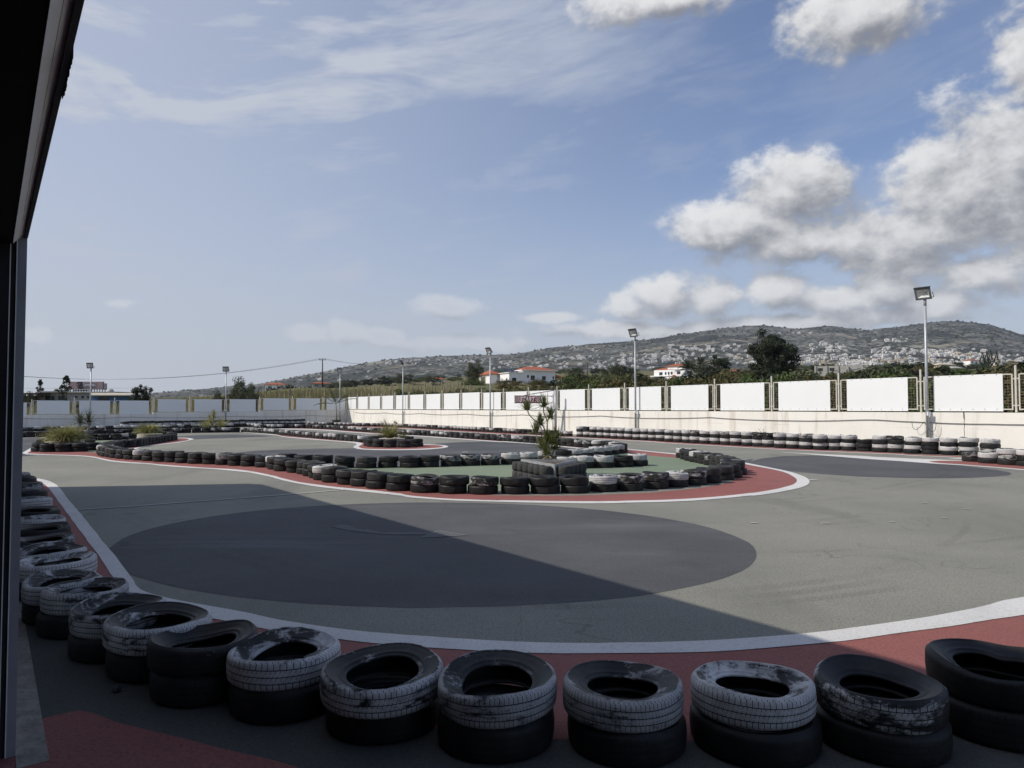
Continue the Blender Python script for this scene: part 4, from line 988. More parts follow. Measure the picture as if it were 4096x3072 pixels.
stalk_plant(bx, by, .385, [
    (*p5(400, 110), .25, [p5(600, 400), p5(430, 215)]), (*p5(645, 60), .1, [p5(700, 480), p5(690, 300), p5(645, 180)]),
    (*p5(750, 220), -.1, [p5(700, 500), p5(700, 310)]), (*p5(595, 330), .3, [p5(680, 700), p5(650, 420)]), (*p5(525, 440), .4, [p5(640, 760), p5(545, 560)]),
    (*p5(700, 560), -.1, [p5(720, 720)]), (*p5(850, 520), .15, [p5(790, 720), p5(840, 610)]),    (*p5(770, 600), -.2, [p5(750, 760)]), (*p5(620, 660), .1, [p5(690, 790)]), (*p5(820, 690), -.1, [p5(770, 800)]), (*p5(680, 760), -.35, [p5(700, 840)])],
    'many-stemmed dragon tree with spiky leaf rosettes in the wedge planter', 95, .33, .014, cat='plant', name='dragon_tree', width=.027, droop=.45)
t = bpy.data.objects['dragon_tree']; bm = B(); g = gp(bx, by, .385); r = random.Random(4)
for i in range(14):
    a = r.uniform(0, 6.28); tube(bm, [g + Vector((0, 0, .12)), g + Vector((math.cos(a) * .1, math.sin(a) * .1, .05)), g + Vector((math.cos(a) * .24, math.sin(a) * .24, -.01))], [.03, .022, .012], 5)
obj('root', bm, M['palebark'], t)
stalk_plant(1500 + 318 / SC, 1600 + 560 / SC, .35, [(1500 + 318 / SC, 1600 + 330 / SC, 0, []), (1500 + 290 / SC, 1600 + 315 / SC, .2, [])], 'tall thin dry stalk with seed heads beside the reed clump', 16, .16, .014, 'dryplant', width=.02)
# shrubs on the strip under the shaded wall
Yp = 0
stalk_plant(500 + 1290 / SC, 1700 + 20 / SC, .5, [(500 + 1315 / SC, 1600 + 185 / SC, 0, []), (500 + 1255 / SC, 1600 + 265 / SC, .3, []), (500 + 1310 / SC, 1600 + 240 / SC, -.2, []), (500 + 1265 / SC, 1600 + 315 / SC, 0, [])], 'pale yellowish plant with three rosettes against the shaded wall', 40, .36, .04, 'blade', width=.05)
tuft(500 + 1190 / SC, 1600 + 400 / SC, .6, .75, 'spiky green clump left of the pale yellowish plant', 160, 21, .3, 'spiky_plant')
tuft(500 + 1420 / SC, 1600 + 395 / SC, .5, .75, 'grassy clump at the foot of the second left floodlight pole', 160, 22, .3, 'spiky_plant')
for i, x in enumerate((1180, 1310)):
    stalk_plant(x / SC, 1600 + 470 / SC, .1, [(x / SC, 1600 + 322 / SC, 0, [])], ('small fountain palm left of the far left floodlight pole', 'small fountain palm at the foot of the far left floodlight pole')[i], 90, .95, .07, 'leaf_palm', 'palm', 'fountain_palm', .05, droop=1.0)
# potted palm in the corner
g = gp(1000 + 1275 / SC, 1600 + 362 / SC); t = thing('potted_palm', 'thin potted palm in a dark plastic tub at the wall corner', 'plant', tuple(g))
bm = B(); s_ = g.y / FPX
bmesh.ops.create_cone(bm, cap_ends=True, segments=20, radius1=13 * s_, radius2=17.5 * s_, depth=17 * s_, matrix=Matrix.Translation((g.x, g.y, 8.5 * s_)))
bmesh.ops.create_cone(bm, cap_ends=True, segments=20, radius1=18.6 * s_, radius2=18.6 * s_, depth=2 * s_, matrix=Matrix.Translation((g.x, g.y, 17.8 * s_)))
obj('pot', bm, M['pot'], t)
bm = B(); tp = pt(1000 + 1268 / SC, 1600 + 60 / SC, g.y); tube(bm, [g + Vector((0, 0, 16 * s_)), (g + tp) / 2 + Vector((.05, 0, .2)), tp], [.07, .05, .04], 6); obj('stem', bm, M['palebark'], t)
def frond(bm, p, d, L, rnd, lw=.5, droop=.5, n=14, wide=.05):
    pts = []; c = p.copy(); d = d.normalized()
    for i in range(n + 1):
        pts.append(c.copy()); d = (d + Vector((0, 0, -droop / n * (i / n + .3)))).normalized(); c = c + d * L / n
    tube(bm, pts, .014, 3)
    for i in range(2, n + 1):
        tdir = (pts[min(i + 1, n)] - pts[i - 1]).normalized(); s = tdir.cross(Vector((0, 0, 1))).normalized()
        for sd in (-1, 1):
            for k in range(2):
                l = lw * (1 - abs(i / n - .45)) * rnd.uniform(.8, 1.1); tip = pts[i] + (s * sd * .8 + tdir * .7 + Vector((0, 0, -.35))) * l
                b0 = pts[i] + tdir * (k * L / n * .5 - L / n * .25); w = tdir * wide
                bm.faces.new([bm.verts.new(b0 - w * .5), bm.verts.new(b0 + w * .5), bm.verts.new(tip)])
bm = B(); r = random.Random(12)
for a, e in ((2.8, .8), (3.4, .25), (.2, .6), (-.3, 1.0), (1.7, 1.6), (4.2, 2.2), (5.6, .9), (2.2, 1.3)): frond(bm, tp, Vector((math.cos(a), math.sin(a) * .6, e)), 2.1, r, .55, .9)
obj('fronds', bm, M['leaf_olive'], t)
# dry weeds along the foot of the walls
wd_i = 0
for px, lab in ((3064, 'dry branching weed behind the four-high tyres, below the third white panel'), (2850, 'small dry weed against the cream wall below the fifth panel'), (3220, 'low dry weed behind the right four-high tyres')):
    b = on_wall(px, RD) + RN * .15; bm = B(); r = random.Random(px)
    for k in range(9):
        a = r.uniform(0, 6.28); l = r.uniform(.3, .85) * (.9 if px == 3064 else .6); pts = [Vector((b.x, b.y, 0)), Vector((b.x + math.cos(a) * .1, b.y + math.sin(a) * .05, l * .6)), Vector((b.x + math.cos(a) * .3, b.y + math.sin(a) * .1, l))]
        tube(bm, pts, .005, 3)
        for j in range(5): leaf_quads(bm, pts[2] + Vector((r.uniform(-.12, .12), r.uniform(-.05, .05), r.uniform(-.2, .08))), 2, (.02, .02, .02), .022, r)
    single('weed', bm, M['dryplant'], lab, 'plant')
# ------------------------------------------------------------------ land rising to the hill
RIDGE = [(-1.7, .02), (-.75, .014), (-.62, .016), (-.52, .020), (-.42, .0285), (-.356, .034), (-.33, .039), (-.265, .052), (-.226, .060), (-.18, .068), (-.135, .072), (-.07, .0745), (0, .0765), (.061, .0862), (.127, .092), (.192, .0965), (.257, .107), (.322, .1155),
         (.348, .1175), (.387, .114), (.413, .1128), (.426, .1148), (.452, .1154), (.485, .112), (.505, .1108), (.55, .1155), (.583, .1207), (.615, .1226), (.648, .1226), (.674, .1187), (.694, .112), (.721, .104), (.78, .097), (.9, .09), (1.7, .06)]
SLOPE = [(-1.7, .006), (-.6, .008), (-.42, .012), (-.35, .018), (-.22, .032), (-.08, .046), (.02, .054), (.25, .058), (.45, .061), (.75, .061), (1.7, .04)]
EXTRA = [(-1.7, .01), (-.75, .018), (-.6, .022), (-.42, .036), (-.3, .05), (-.15, .034), (0, .01), (.1, 0), (1.7, 0)]
def interp(tab, u):
    if u <= tab[0][0]: return tab[0][1]
    for (a, x), (b, y) in zip(tab, tab[1:]):
        if u <= b: return x + (y - x) * (u - a) / (b - a)
    return tab[-1][1]
Y1, Y2 = 1250.0, 3000.0
def wall_depth(u):
    D = RD if u > WALL_C.x / WALL_C.y else LD
    s = (u * WALL_C.y - WALL_C.x) / (D.x - u * D.y)
    return max(14.0, (WALL_C + D * max(0.0, s)).y)
def land(u, Y):
    w = wall_depth(u) + 2.5; s = interp(SLOPE, u)
    if Y <= w: return -.05
    if Y <= Y1:
        e = Y - w; z = s * e * min(1, .35 + e / 120) - .02 + interp(EXTRA, u) * min(e, 90)
        return z + .25 * noise.noise(Vector((u * Y * .05, Y * .05, 0))) * min(1, e / 30)
    z1 = s * (Y1 - w) - .02 + interp(EXTRA, u) * 90; z2 = HC + interp(RIDGE, u) * Y2; t = (Y - Y1) / (Y2 - Y1)
    if t > 1: return z2 - (t - 1) * 260
    x = u * Y
    g = t ** 1.15
    z = z1 + (z2 - z1) * g
    k = max(0, z2 - z1) / 330
    rav = abs(noise.noise(Vector((x / 420, Y / 1500, 3.1)))) - .25
    env = math.sin(math.pi * min(1, t)) ** .8
    z += env * k * (70 * rav + 26 * noise.noise(Vector((x / 160, Y / 420, 8.8))) + 9 * noise.noise(Vector((x / 55, Y / 120, 1.2))))
    if t > .9: z += k * 5 * noise.noise(Vector((x / 45, Y / 60, 5.5)))
    return z
us = [-1.7 + i * .05 for i in range(17)] + [-.85 + i * .0042 for i in range(404)] + [.85 + i * .05 for i in range(1, 18)]
ysl = [16, 22, 28, 34, 40, 46, 52, 58, 64, 70, 76, 82, 88, 94, 100, 108, 118, 130, 145, 165, 190, 220, 260, 320, 400, 520, 700, 900, 1100] + [Y1 + (Y2 - Y1) * i / 66 for i in range(67)] + [3060, 3150, 3400, 4200]
bm = B(); grid = [[bm.verts.new((u * Y, Y, land(u, Y))) for u in us] for Y in ysl]
for j in range(len(ysl) - 1):
    for i in range(len(us) - 1):
        f = bm.faces.new([grid[j][i], grid[j][i+1], grid[j+1][i+1], grid[j+1][i]]); f.smooth = True
def hill_mat():
    m, nt, N, L, P = new_mat('scrubby_limestone_hillside'); nb = NB(nt); p = nb.pos()
    x, y, z = nb.sep(p)
    near = nb.step(y, 500, 1300)
    field = nb.mix(nb.step(nb.noise(p, .05, 5, .6), .35, .65), (.13, .135, .06), (.17, .14, .085))
    field = nb.mix(nb.step(nb.noise(p, .5, 4, .7), .5, .65), field, (.075, .085, .04))
    ps = nb.v('MULTIPLY', p, Vector((1, .55, 3.2)))
    rock = nb.noise(ps, .011, 9, .68, .3)
    fine = nb.noise(nb.v('MULTIPLY', p, Vector((1, .6, 3))), .075, 4, .7)
    big = nb.noise(p, .0022, 4, .6)
    soil = nb.mix(nb.step(fine, .42, .6), (.05, .054, .046), (.225, .22, .195))
    scr = nb.step(nb.m('ADD', nb.m('MULTIPLY', fine, .55), nb.m('ADD', nb.m('MULTIPLY', rock, .35), nb.m('MULTIPLY', big, .25))), .575, .63)
    col = nb.mix(scr, (.021, .027, .023), soil)
    bare = nb.m('MULTIPLY', nb.step(nb.noise(nb.v('MULTIPLY', p, Vector((1, .5, 4.5))), .006, 7, .62, .5), .56, .64), nb.step(z, 75, 130))
    col = nb.mix(nb.m('MULTIPLY', bare, nb.m('ADD', .1, nb.m('MULTIPLY', fine, .8))), col, (.36, .32, .245))
    L.new(nb.mix(near, field, col), P.inputs['Base Color'])
    P.inputs['Roughness'].default_value = .95; P.inputs['Specular IOR Level'].default_value = .1
    h = nb.m('ADD', nb.m('MULTIPLY', rock, 2.0), fine)
    L.new(nb.bump(h, 10.0, .3), P.inputs['Normal'])
    return m
struct('hillside', bm, hill_mat())
def land_at(px, Y): u = (px - CX) / FPX; return Vector((u * Y, Y, land(u, Y)))
def hit(px, py):                              # where the sight line meets the hillside
    d = dirv(px, py); u = d.x; Y = 900.0
    while Y < Y2:
        if land(u, Y) >= HC + d.z * Y: return Vector((u * Y, Y, land(u, Y)))
        Y += 12
    return None
# ------------------------------------------------------------------ the town on the slope
def house_mesh(r, w, d, h):
    bm = B(); box(bm, (0, 0, h / 2 - 1.5), (w, d, h + 3))
    box(bm, (w * .1, d * .05, h + .9), (w * .5, d * .6, 1.8))
    for fl in range(2):
        n = 3
        for i in range(n): box(bm, (w * (-.36 + .36 * i), -d / 2 - .02, h * (.28 + .46 * fl)), (w * .16, .12, h * .2), None, 1)
        for i in range(2): box(bm, (-w / 2 - .02, d * (-.22 + .44 * i), h * (.28 + .46 * fl)), (.12, d * .16, h * .2), None, 1)
    box(bm, (0, -d / 2 - .6, h * .5), (w * .9, 1.2, .25))
    me = bpy.data.meshes.new('hillside_house'); bm.to_mesh(me); bm.free(); return me
r = random.Random(5)
M['housew'] = pmat('pale_house_paint', (.66, .64, .60), (.78, .76, .73), .02, .85)
M['housec'] = pmat('sandy_house_paint', (.5, .44, .34), (.62, .54, .42), .02, .85)
HM = []
for w_, d_, h_, mt in ((12, 10, 6, 'housew'), (16, 10, 7, 'housew'), (9, 9, 5, 'housew'), (22, 11, 9, 'housew'), (12, 10, 6.5, 'housec'), (18, 12, 7, 'housec')):
    me = house_mesh(r, w_, d_, h_); me.materials.append(M[mt]); me.materials.append(M['window']); HM.append(me)
AREAS = [ # 2212-wide photo box, count
 (1700, 2212, 768, 792, 300), (1750, 1830, 742, 762, 34), (1880, 1980, 752, 768, 40), (1990, 2130, 756, 772, 60), (1390, 1700, 764, 788, 100), (1330, 1480, 766, 786, 40), (1060, 1420, 776, 800, 70), (820, 1060, 775, 790, 50), (1440, 1640, 744, 762, 50), (1230, 1300, 752, 760, 12), (1180, 1300, 768, 778, 30), (560, 820, 800, 830, 16), (1640, 1760, 717, 722, 5), (1840, 1870, 713, 716, 3), (1880, 1960, 728, 740, 12)]
spots = []
for x0, x1, y0, y1, n in AREAS:
    for _ in range(n):
        px, py = r.uniform(x0, x1), y0 + (y1 - y0) * r.random() ** .8
        h = hit(px * 4096 / 2212, py * 4096 / 2212)
        if h: spots.append(h)
spots.sort(key=lambda v: v.y)
far_bm = B()
for i, p in enumerate(spots):
    me = r.choice(HM[:4] if r.random() < .75 else HM[4:]); rz = r.uniform(-.5, .1); s = r.uniform(.36, .7)
    if i < 300:
        o = bpy.data.objects.new('hillside_house', me); COL.objects.link(o); o.location = p; o.rotation_euler = (0, 0, rz); o.scale = (s, s, s)
        props(o, 'small pale flat-roofed house among the many scattered over the hillside town', 'house', 'houses of the hillside town')
    else:
        n0 = len(far_bm.verts); f0 = len(far_bm.faces); far_bm.from_mesh(me); far_bm.verts.ensure_lookup_table()
        mx = Matrix.Translation(p) @ Matrix.Rotation(rz, 4, 'Z') @ Matrix.Scale(s, 4)
        for v in far_bm.verts[n0:]: v.co = mx @ v.co
props(obj('distant_houses', far_bm, [M['housew'], M['window']]), 'farthest pale houses high on the hillside, read as specks', 'houses', None, 'stuff')
# scrub bushes standing on the skyline and over the slope
bm = B()
for _ in range(900):
    u = r.uniform(-.75, .8); t = 1 - r.random() ** 2.2 * .6; Y = Y1 + (Y2 - Y1) * t; s = r.uniform(2.2, 5.5)
    p = Vector((u * Y, Y, land(u, Y) + s * .3)); n0 = len(bm.verts)
    bmesh.ops.create_icosphere(bm, subdivisions=1, radius=s, matrix=Matrix.Translation(p) @ Matrix.Diagonal((1.2, 1.2, r.uniform(.6, .9), 1)))
struct('hill_scrub', bm, M['leaf_dark'], kind='stuff')
# ------------------------------------------------------------------ trees
PROTO['round'] = None
tree_proto('round', crown_bm(3, 1, .85, 46, 62, .085, clump=.26), trunk_bm(3, .8, .09, .7, 5), 'leaf_dark')
tree_proto('olive', crown_bm(9, 1, .75, 62, 90, .05, clump=.28), trunk_bm(9, .6, .09, .6, 5), 'leaf_olive')
tree_proto('bush', crown_bm(14, 1, .62, 70, 110, .04, clump=.27), trunk_bm(14, .4, .06, .5, 6), 'leaf_green')
tree_proto('vine', crown_bm(17, 1, .6, 70, 110, .04, clump=.27), trunk_bm(17, .4, .05, .5, 6), 'leaf_rust')
tree_proto('cypress', crown_bm(22, .5, 1.0, 34, 50, .06, 'column', .22), trunk_bm(22, .5, .06, .2, 2), 'leaf_dark')
tree_proto('conifer', crown_bm(25, .75, 1.0, 26, 34, .075, 'cone', .15), trunk_bm(25, 1.7, .05, .3, 8), 'leaf_dark')
big_c = crown_bm(31, 1, .98, 240, 90, .06, 'full', clump=.2)
tree_proto('big', big_c, trunk_bm(31, .7, .08, .8, 7), 'leaf_dark')
def TOPZ(key):                                # the crown's own height, leaving out stray leaf tips
    zs = sorted(v.co.z for v in PROTO[key][0].vertices); return zs[int(len(zs) * .992)]
def tree_px(key, x, ytop, ybase, width, Y, label, **kw):      # box in the 2212-wide photo
    px = x * 4096 / 2212; base = pt(px, ybase * 4096 / 2212, Y); top = pt(px, ytop * 4096 / 2212, Y)
    h = TOPZ(key)
    g0 = land_at(px, Y).z; z0 = min(base.z, g0 + .3)
    sz = (top.z - z0) / h; sx = width * 4096 / 2212 / FPX * Y / 2 / (.55 if key in ('cypress', 'conifer') else 1.08)
    return tree(key, (base.x, Y, z0), sx, sz, label, rz=RND.uniform(0, 6), **kw)
tree_px('big', 1672, 722, 826, 106, 150, 'largest dark bushy evergreen tree standing against the hillside')
tree_px('round', 1553, 770, 828, 62, 165, 'dark round tree between the palms and the largest evergreen')
tree_px('round', 1600, 800, 830, 60, 130, 'low dark tree at the left foot of the largest evergreen')
tree_px('olive', 1322, 788, 830, 62, 140, 'grey-brown spreading tree behind the fence, right of the villa')
tree_px('cypress', 1363, 796, 834, 24, 110, 'small dark cypress next to the second floodlight pole')
tree_px('olive', 1260, 806, 834, 50, 120, 'olive tree at the right end of the villa garden')
tree_px('olive', 1022, 779, 838, 40, 175, 'tall loose tree standing left of the villa porch')
tree_px('bush', 1037, 788, 812, 22, 230, 'green tree crown behind the flat part of the villa')
tree_px('olive', 522, 818, 866, 66, 84, 'large round grey-green bush behind the shaded wall')
tree_px('olive', 545, 842, 868, 34, 82, 'smaller bush at the right side of the large round grey-green bush')
tree_px('olive', 473, 846, 866, 42, 86, 'low bush left of the second floodlight pole behind the shaded wall')
tree_px('round', 303, 833, 864, 46, 100, 'dark round bush at the end of the blue shed')
tree_px('conifer', 86, 820, 856, 26, 110, 'narrow pointed conifer at far left beside the old house')
tree_px('conifer', 143, 812, 860, 42, 95, 'tall ragged conifer beside the pink billboard')
tree_px('round', 127, 838, 858, 26, 130, 'small tree in front of the old house roof')
tree_px('olive', 62, 846, 860, 30, 105, 'bare-looking shrub at the far left of the old house')
for i, (x, yt, yb, w_, Y, k, lab) in enumerate((
    (590, 838, 852, 30, 210, 'round', 'dark tree in front of the small red-roofed house'), (625, 832, 852, 36, 205, 'round', 'second dark tree right of the small red-roofed house'),
    (655, 836, 852, 30, 215, 'round', 'third dark tree along the far edge of the vineyard'), (690, 836, 855, 40, 190, 'olive', 'shaggy tree at the foot of the utility pole'),
    (720, 832, 852, 46, 180, 'round', 'dark tree behind the third floodlight pole'), (760, 832, 850, 34, 195, 'round', 'dark tree between the third and fourth floodlight poles'),
    (800, 834, 850, 34, 200, 'olive', 'low olive tree beyond the middle of the vineyard'), (845, 830, 850, 40, 190, 'round', 'dark low tree behind the fourth floodlight pole'),
    (900, 828, 848, 48, 185, 'olive', 'olive tree group leader left of the villa hedge'), (945, 826, 848, 44, 175, 'olive', 'olive tree just left of the villa garden wall'),
    (1100, 821, 838, 70, 128, 'vine', 'wide rusty-green vine bush in front of the villa'), (1165, 820, 838, 64, 118, 'vine', 'rusty vine bush before the right half of the villa'))):
    tree_px(k, x, yt, yb, w_, Y, lab)
# dense planting right behind the sunlit fence
PL = ['bush', 'vine', 'olive']
def skyline(px): return interp([(0, 848), (1900, 846), (2290, 838), (2330, 816), (2800, 811), (3200, 806), (3500, 798), (4500, 790)], px)
for i in range(26):
    f = i / 25; s = 6 + f * 66; b = WALL_C + RD * s - RN * (4.5 + (i % 3) * 1.7)
    k = PL[i % 3]; px = CX + FPX * b.x / b.y
    top = skyline(px) + RND.uniform(-5, 7) + (8 if 3240 < px < 3470 else 6 if 2600 < px < 2830 else 0)
    zt = pt(px, top * 4096 / 2212, b.y).z
    h = TOPZ(k); z0 = land((px - CX) / FPX, b.y) - .1
    hh = max(1.5, zt - z0)
    wword = {'bush': 'green leafy orchard bush', 'vine': 'rusty-leaved vine bush', 'olive': 'grey-green olive bush'}[k]
    tree(k, (b.x, b.y, z0), 2.6 + (i % 2) * .5, hh / h, f'{wword} behind the sunlit fence, {ordinal(25 - i)} from the right', 'bush', 'fence_bush', 'bushes behind the sunlit fence', rz=i * 1.3)
for i in range(30):
    f = i / 29; px = (2340 + f * 1800); Y = 74 + 24 * (i % 4) + 10 * (1 - f)
    yt = skyline(px) - 2 + RND.uniform(-7, 5) + (12 if 3240 < px < 3470 else 9 if 2600 < px < 2830 else 0)
    k = PL[(i + 1) % 3] if i % 4 else 'round'
    z0 = land_at(px, Y).z; zt = pt(px, yt * 4096 / 2212, Y).z
    h = TOPZ(k)
    tree(k, (land_at(px, Y).x, Y, z0), 4.4, max(1.2, zt - z0) / h, f'orchard tree in the belt below the hillside town, {ordinal(i)} from the left', 'tree', 'orchard_tree', 'trees in the belt below the town', rz=i)
rs = random.Random(77)
for i in range(130):
    u = rs.uniform(-.34, .8); Y = 260 + 850 * rs.random() ** 1.1; x = u * Y; k = rs.choice(('round', 'olive', 'olive', 'bush')); s = rs.uniform(2.0, 4.0) * (1 + Y / 1800)
    tree(k, (x, Y, land(u, Y) - .3), s * 1.15, s * rs.uniform(.55, .85), 'dark round-topped tree among the many scattered below the hillside town', group='trees scattered below the hillside town', rz=i)
# date palms beside the second villa
def date_palm(x, ytop, ybase, Y, label, seed):
    px = x * 4096 / 2212; b = pt(px, ybase * 4096 / 2212, Y); b.z = min(b.z, land_at(px, Y).z + .3); tp = pt(px, ytop * 4096 / 2212 + 34, Y)
    t = thing('date_palm', label, 'palm', tuple(b), 0, 'date palms beside the second villa'); r = random.Random(seed)
    bm = B(); tube(bm, [b, b.lerp(tp, .5), tp - Vector((0, 0, .3))], [.42, .36, .48], 8); obj('trunk', bm, M['bark'], t)
    bm = B()
    for i in range(42):
        a = r.uniform(0, 6.28); e = r.uniform(-.35, 1.7); frond(bm, tp, Vector((math.cos(a), math.sin(a), e)), r.uniform(2.9, 3.9), r, .75, 1.1, 10, .16)
    obj('fronds', bm, M['leaf_palm'], t)
date_palm(1490, 780, 826, 160, 'date palm with drooping fronds, left one of the pair', 3)
date_palm(1513, 772, 826, 172, 'taller windswept date palm, right one of the pair', 4)
for i, x in enumerate((3932, 3950, 3966, 3990)):
    Y = 420; z0 = land_at(x, Y).z; o = tree('cypress', (land_at(x, Y).x, Y, z0), 3.4, (pt(x, (1404, 1400, 1398, 1402)[i], Y).z - z0) / 2, f'dark cypress in the small row at right of the town, {ordinal(i)} from the left', group='cypress row right of the town')
# ------------------------------------------------------------------ meadow, vineyard
def in_cols(us0, us1, ys0, ys1, n, size, seed, m, name, tall=.6, per=3):
    r = random.Random(seed); bm = B()
    for _ in range(n):
        u = r.uniform(us0, us1); w = wall_depth(u) + 1.2; Y = w + ys0 + (ys1 - ys0) * r.random() ** 1.6
        p = Vector((u * Y, Y, land(u, Y)))
        for k in range(per):
            a = r.uniform(0, 6.28); l = tall * r.uniform(.5, 1.2); s = Vector((math.cos(a), math.sin(a), 0)) * size
            tip = p + Vector((r.uniform(-.3, .3), r.uniform(-.3, .3), 1)).normalized() * l + s * r.uniform(-1, 1)
            o = Vector((r.uniform(-.15, .15), r.uniform(-.15, .15), 0))
            bm.faces.new([bm.verts.new(p + o - s), bm.verts.new(p + o + s), bm.verts.new(tip)])
    return struct(name, bm, m, kind='stuff')
in_cols(-.76, -.2, 0, 75, 16000, .06, 3, M['straw'], 'meadow_grass', .95, 3)
in_cols(-.45, -.05, 2, 80, 5000, .05, 8, M['blade'], 'green_meadow_grass', .8, 3)
in_cols(-.3, -.17, 4, 12, 500, .07, 18, M['flower'], 'yellow_meadow_flowers', .9, 3)
in_cols(-.24, .85, 0, 5, 5200, .05, 28, M['leaf_rust'], 'weeds_behind_the_fence', .9, 3)
# vine rows on stakes beyond the corner
r = random.Random(19); sb = B(); box(sb, (0, 0, 1.0), (.13, .13, 2.3)); sme = bpy.data.meshes.new('vine_stake'); sb.to_mesh(sme); sb.free(); sme.materials.append(M['palebark'])
vb = B()
for i in range(96):
    px = 1030 + (i % 48) / 47 * 860 + r.uniform(-7, 7); Y = (112, 134)[i // 48] + r.uniform(-3, 3) - (px - 1030) * .02
    p = land_at(px, Y); o = bpy.data.objects.new('vine_stake', sme); COL.objects.link(o); o.location = p; o.rotation_euler = (r.uniform(-.06, .06), r.uniform(-.08, .08), r.random()); s = r.uniform(.9, 1.25); o.scale = (1, 1, s)
    props(o, 'thin pale wooden stake holding up the vine rows beyond the wall corner', 'stake', 'vineyard stakes')
    leaf_quads(vb, p + Vector((0, 0, .95)), 16, (1.1, .5, .5), .1, r)
struct('vine_foliage', vb, M['dryplant'], kind='stuff')
# ------------------------------------------------------------------ buildings beyond the fence
class Site:                                   # local frame: a to the right along the front, b away from us
    def __init__(s, px, py, Y, ang):
        s.o = pt(px, py, Y); s.k = Y / FPX
        s.R = Matrix.Rotation(ang, 3, 'Z')
    def w(s, a, b, z): return s.o + s.R @ Vector((a, b, z))
    def box(s, bm, a0, a1, b0, b1, z0, z1):
        box(bm, s.w((a0 + a1) / 2, (b0 + b1) / 2, (z0 + z1) / 2), (a1 - a0, b1 - b0, z1 - z0), s.R)
    def hip(s, bm, a0, a1, b0, b1, z, h, inset, over=.5):
        a0 -= over; a1 += over; b0 -= over; b1 += over
        e = [s.w(a0, b0, z), s.w(a1, b0, z), s.w(a1, b1, z), s.w(a0, b1, z)]
        if a1 - a0 > b1 - b0: rg = [s.w(a0 + inset, (b0 + b1) / 2, z + h), s.w(a1 - inset, (b0 + b1) / 2, z + h)]
        else: rg = [s.w((a0 + a1) / 2, b0 + inset, z + h), s.w((a0 + a1) / 2, b1 - inset, z + h)]
        v = [bm.verts.new(p) for p in e + rg]; lo = [bm.verts.new(p - Vector((0, 0, .18))) for p in e]
        F = ((0, 1, 5, 4), (2, 3, 4, 5), (1, 2, 5), (3, 0, 4)) if a1 - a0 > b1 - b0 else ((0, 1, 4), (1, 2, 5, 4), (2, 3, 5), (3, 0, 4, 5))
        for f in F: bm.faces.new([v[i] for i in f])
        for i in range(4): bm.faces.new([v[i], v[(i+1) % 4], lo[(i+1) % 4], lo[i]])
        bm.faces.new(list(reversed(lo))); bmesh.ops.recalc_face_normals(bm, faces=bm.faces)
def part(name, m, parent, f):
    bm = B(); f(bm); return obj(name, bm, M[m], parent)
def win(S, parent, a0, a1, z0, z1, b=0.0, lit=False, name='window', m='window'):
    def f(bm):
        if lit: S.box(bm, a0 - .03, a0 + .02, b, b + a1, z0, z1)
        else: S.box(bm, a0, a1, b - .03, b + .02, z0, z1)
    return part(name, m, parent, f)
# villa with red roofs
VX = lambda x: 1860 + x / 4.809
VY = lambda y: 1430 + y / 4.809
Yv = 200.0; kv = Yv / FPX / 4.809; ca, cb = kv / math.cos(.43), kv / math.sin(.43)
S = Site(VX(1115), VY(500), Yv, .43)
v = thing('villa', 'white villa with two red tiled hip roofs and dark windows beyond the START sign', 'villa', tuple(S.w(3, 3, -2)))
mw = 635 * ca
part('wall', 'plaster', v, lambda bm: S.box(bm, 0, mw, 0, 8.5, -3, 250 * kv))
part('wall', 'plaster', v, lambda bm: S.box(bm, -265 * ca, -.01, 0, 7, -3.2, 200 * kv))
part('parapet', 'plaster', v, lambda bm: S.box(bm, -265 * ca - .3, -.02, -.3, 7.2, 200 * kv, 212 * kv))
pa = -265 * ca - 170 * ca
part('wall', 'plaster', v, lambda bm: (S.box(bm, pa, -265 * ca + .3, 7.02, 10, -3, 185 * kv), S.box(bm, pa, pa + .5, 10.01, 10.6, -3, 150 * kv), S.box(bm, pa, pa + .5, 14.6, 15.2, -3, 150 * kv), S.box(bm, pa, -265 * ca, 10.0, 15.2, 150 * kv + .01, 185 * kv), S.box(bm, pa + 2.5, -265 * ca, 10.01, 15.2, -3, 150 * kv)))
part('roof', 'tile', v, lambda bm: S.hip(bm, 0, mw, 0, 8.5, 252 * kv + .18, 85 * kv, 4.2, .6))
part('roof', 'tile', v, lambda bm: S.hip(bm, pa, -265 * ca + .3, 7.0, 15.2, 186 * kv + .18, 80 * kv, 3.5, .5))
part('eave', 'plaster', v, lambda bm: S.box(bm, -.7, mw + .7, -.7, 9.2, 250 * kv + .0, 250 * kv + .2))
for x0, x1, y0, y1 in ((1195, 1230, 335, 390), (1268, 1345, 342, 425), (1490, 1563, 350, 430), (1700, 1730, 350, 405)):
    w_ = win(S, v, (x0 - 1115) * ca, (x1 - 1115) * ca, (500 - y1) * kv, (500 - y0) * kv)
    if x1 - x0 > 50:
        xm = (x0 + x1) / 2; part('frame', 'greyplaster', w_, lambda bm: S.box(bm, (xm - 1.5 - 1115) * ca, (xm + 1.5 - 1115) * ca, -.06, -.031, (502 - y1) * kv, (498 - y0) * kv))
win(S, v, (905 - 1115) * ca, (985 - 1115) * ca, (500 - 545) * kv, (500 - 395) * kv, name='door')
for x0, x1 in ((700, 720), (790, 815)):
    win(S, v, -265 * ca, (x1 - x0) * cb, (500 - 478) * kv, (500 - 398) * kv, (850 - x1) * cb, True)
part('porch_roof', 'tile', v, lambda bm: S.hip(bm, mw + .05, mw + 190 * ca, 1, 5.5, 150 * kv, 38 * kv, 1.6, .3))
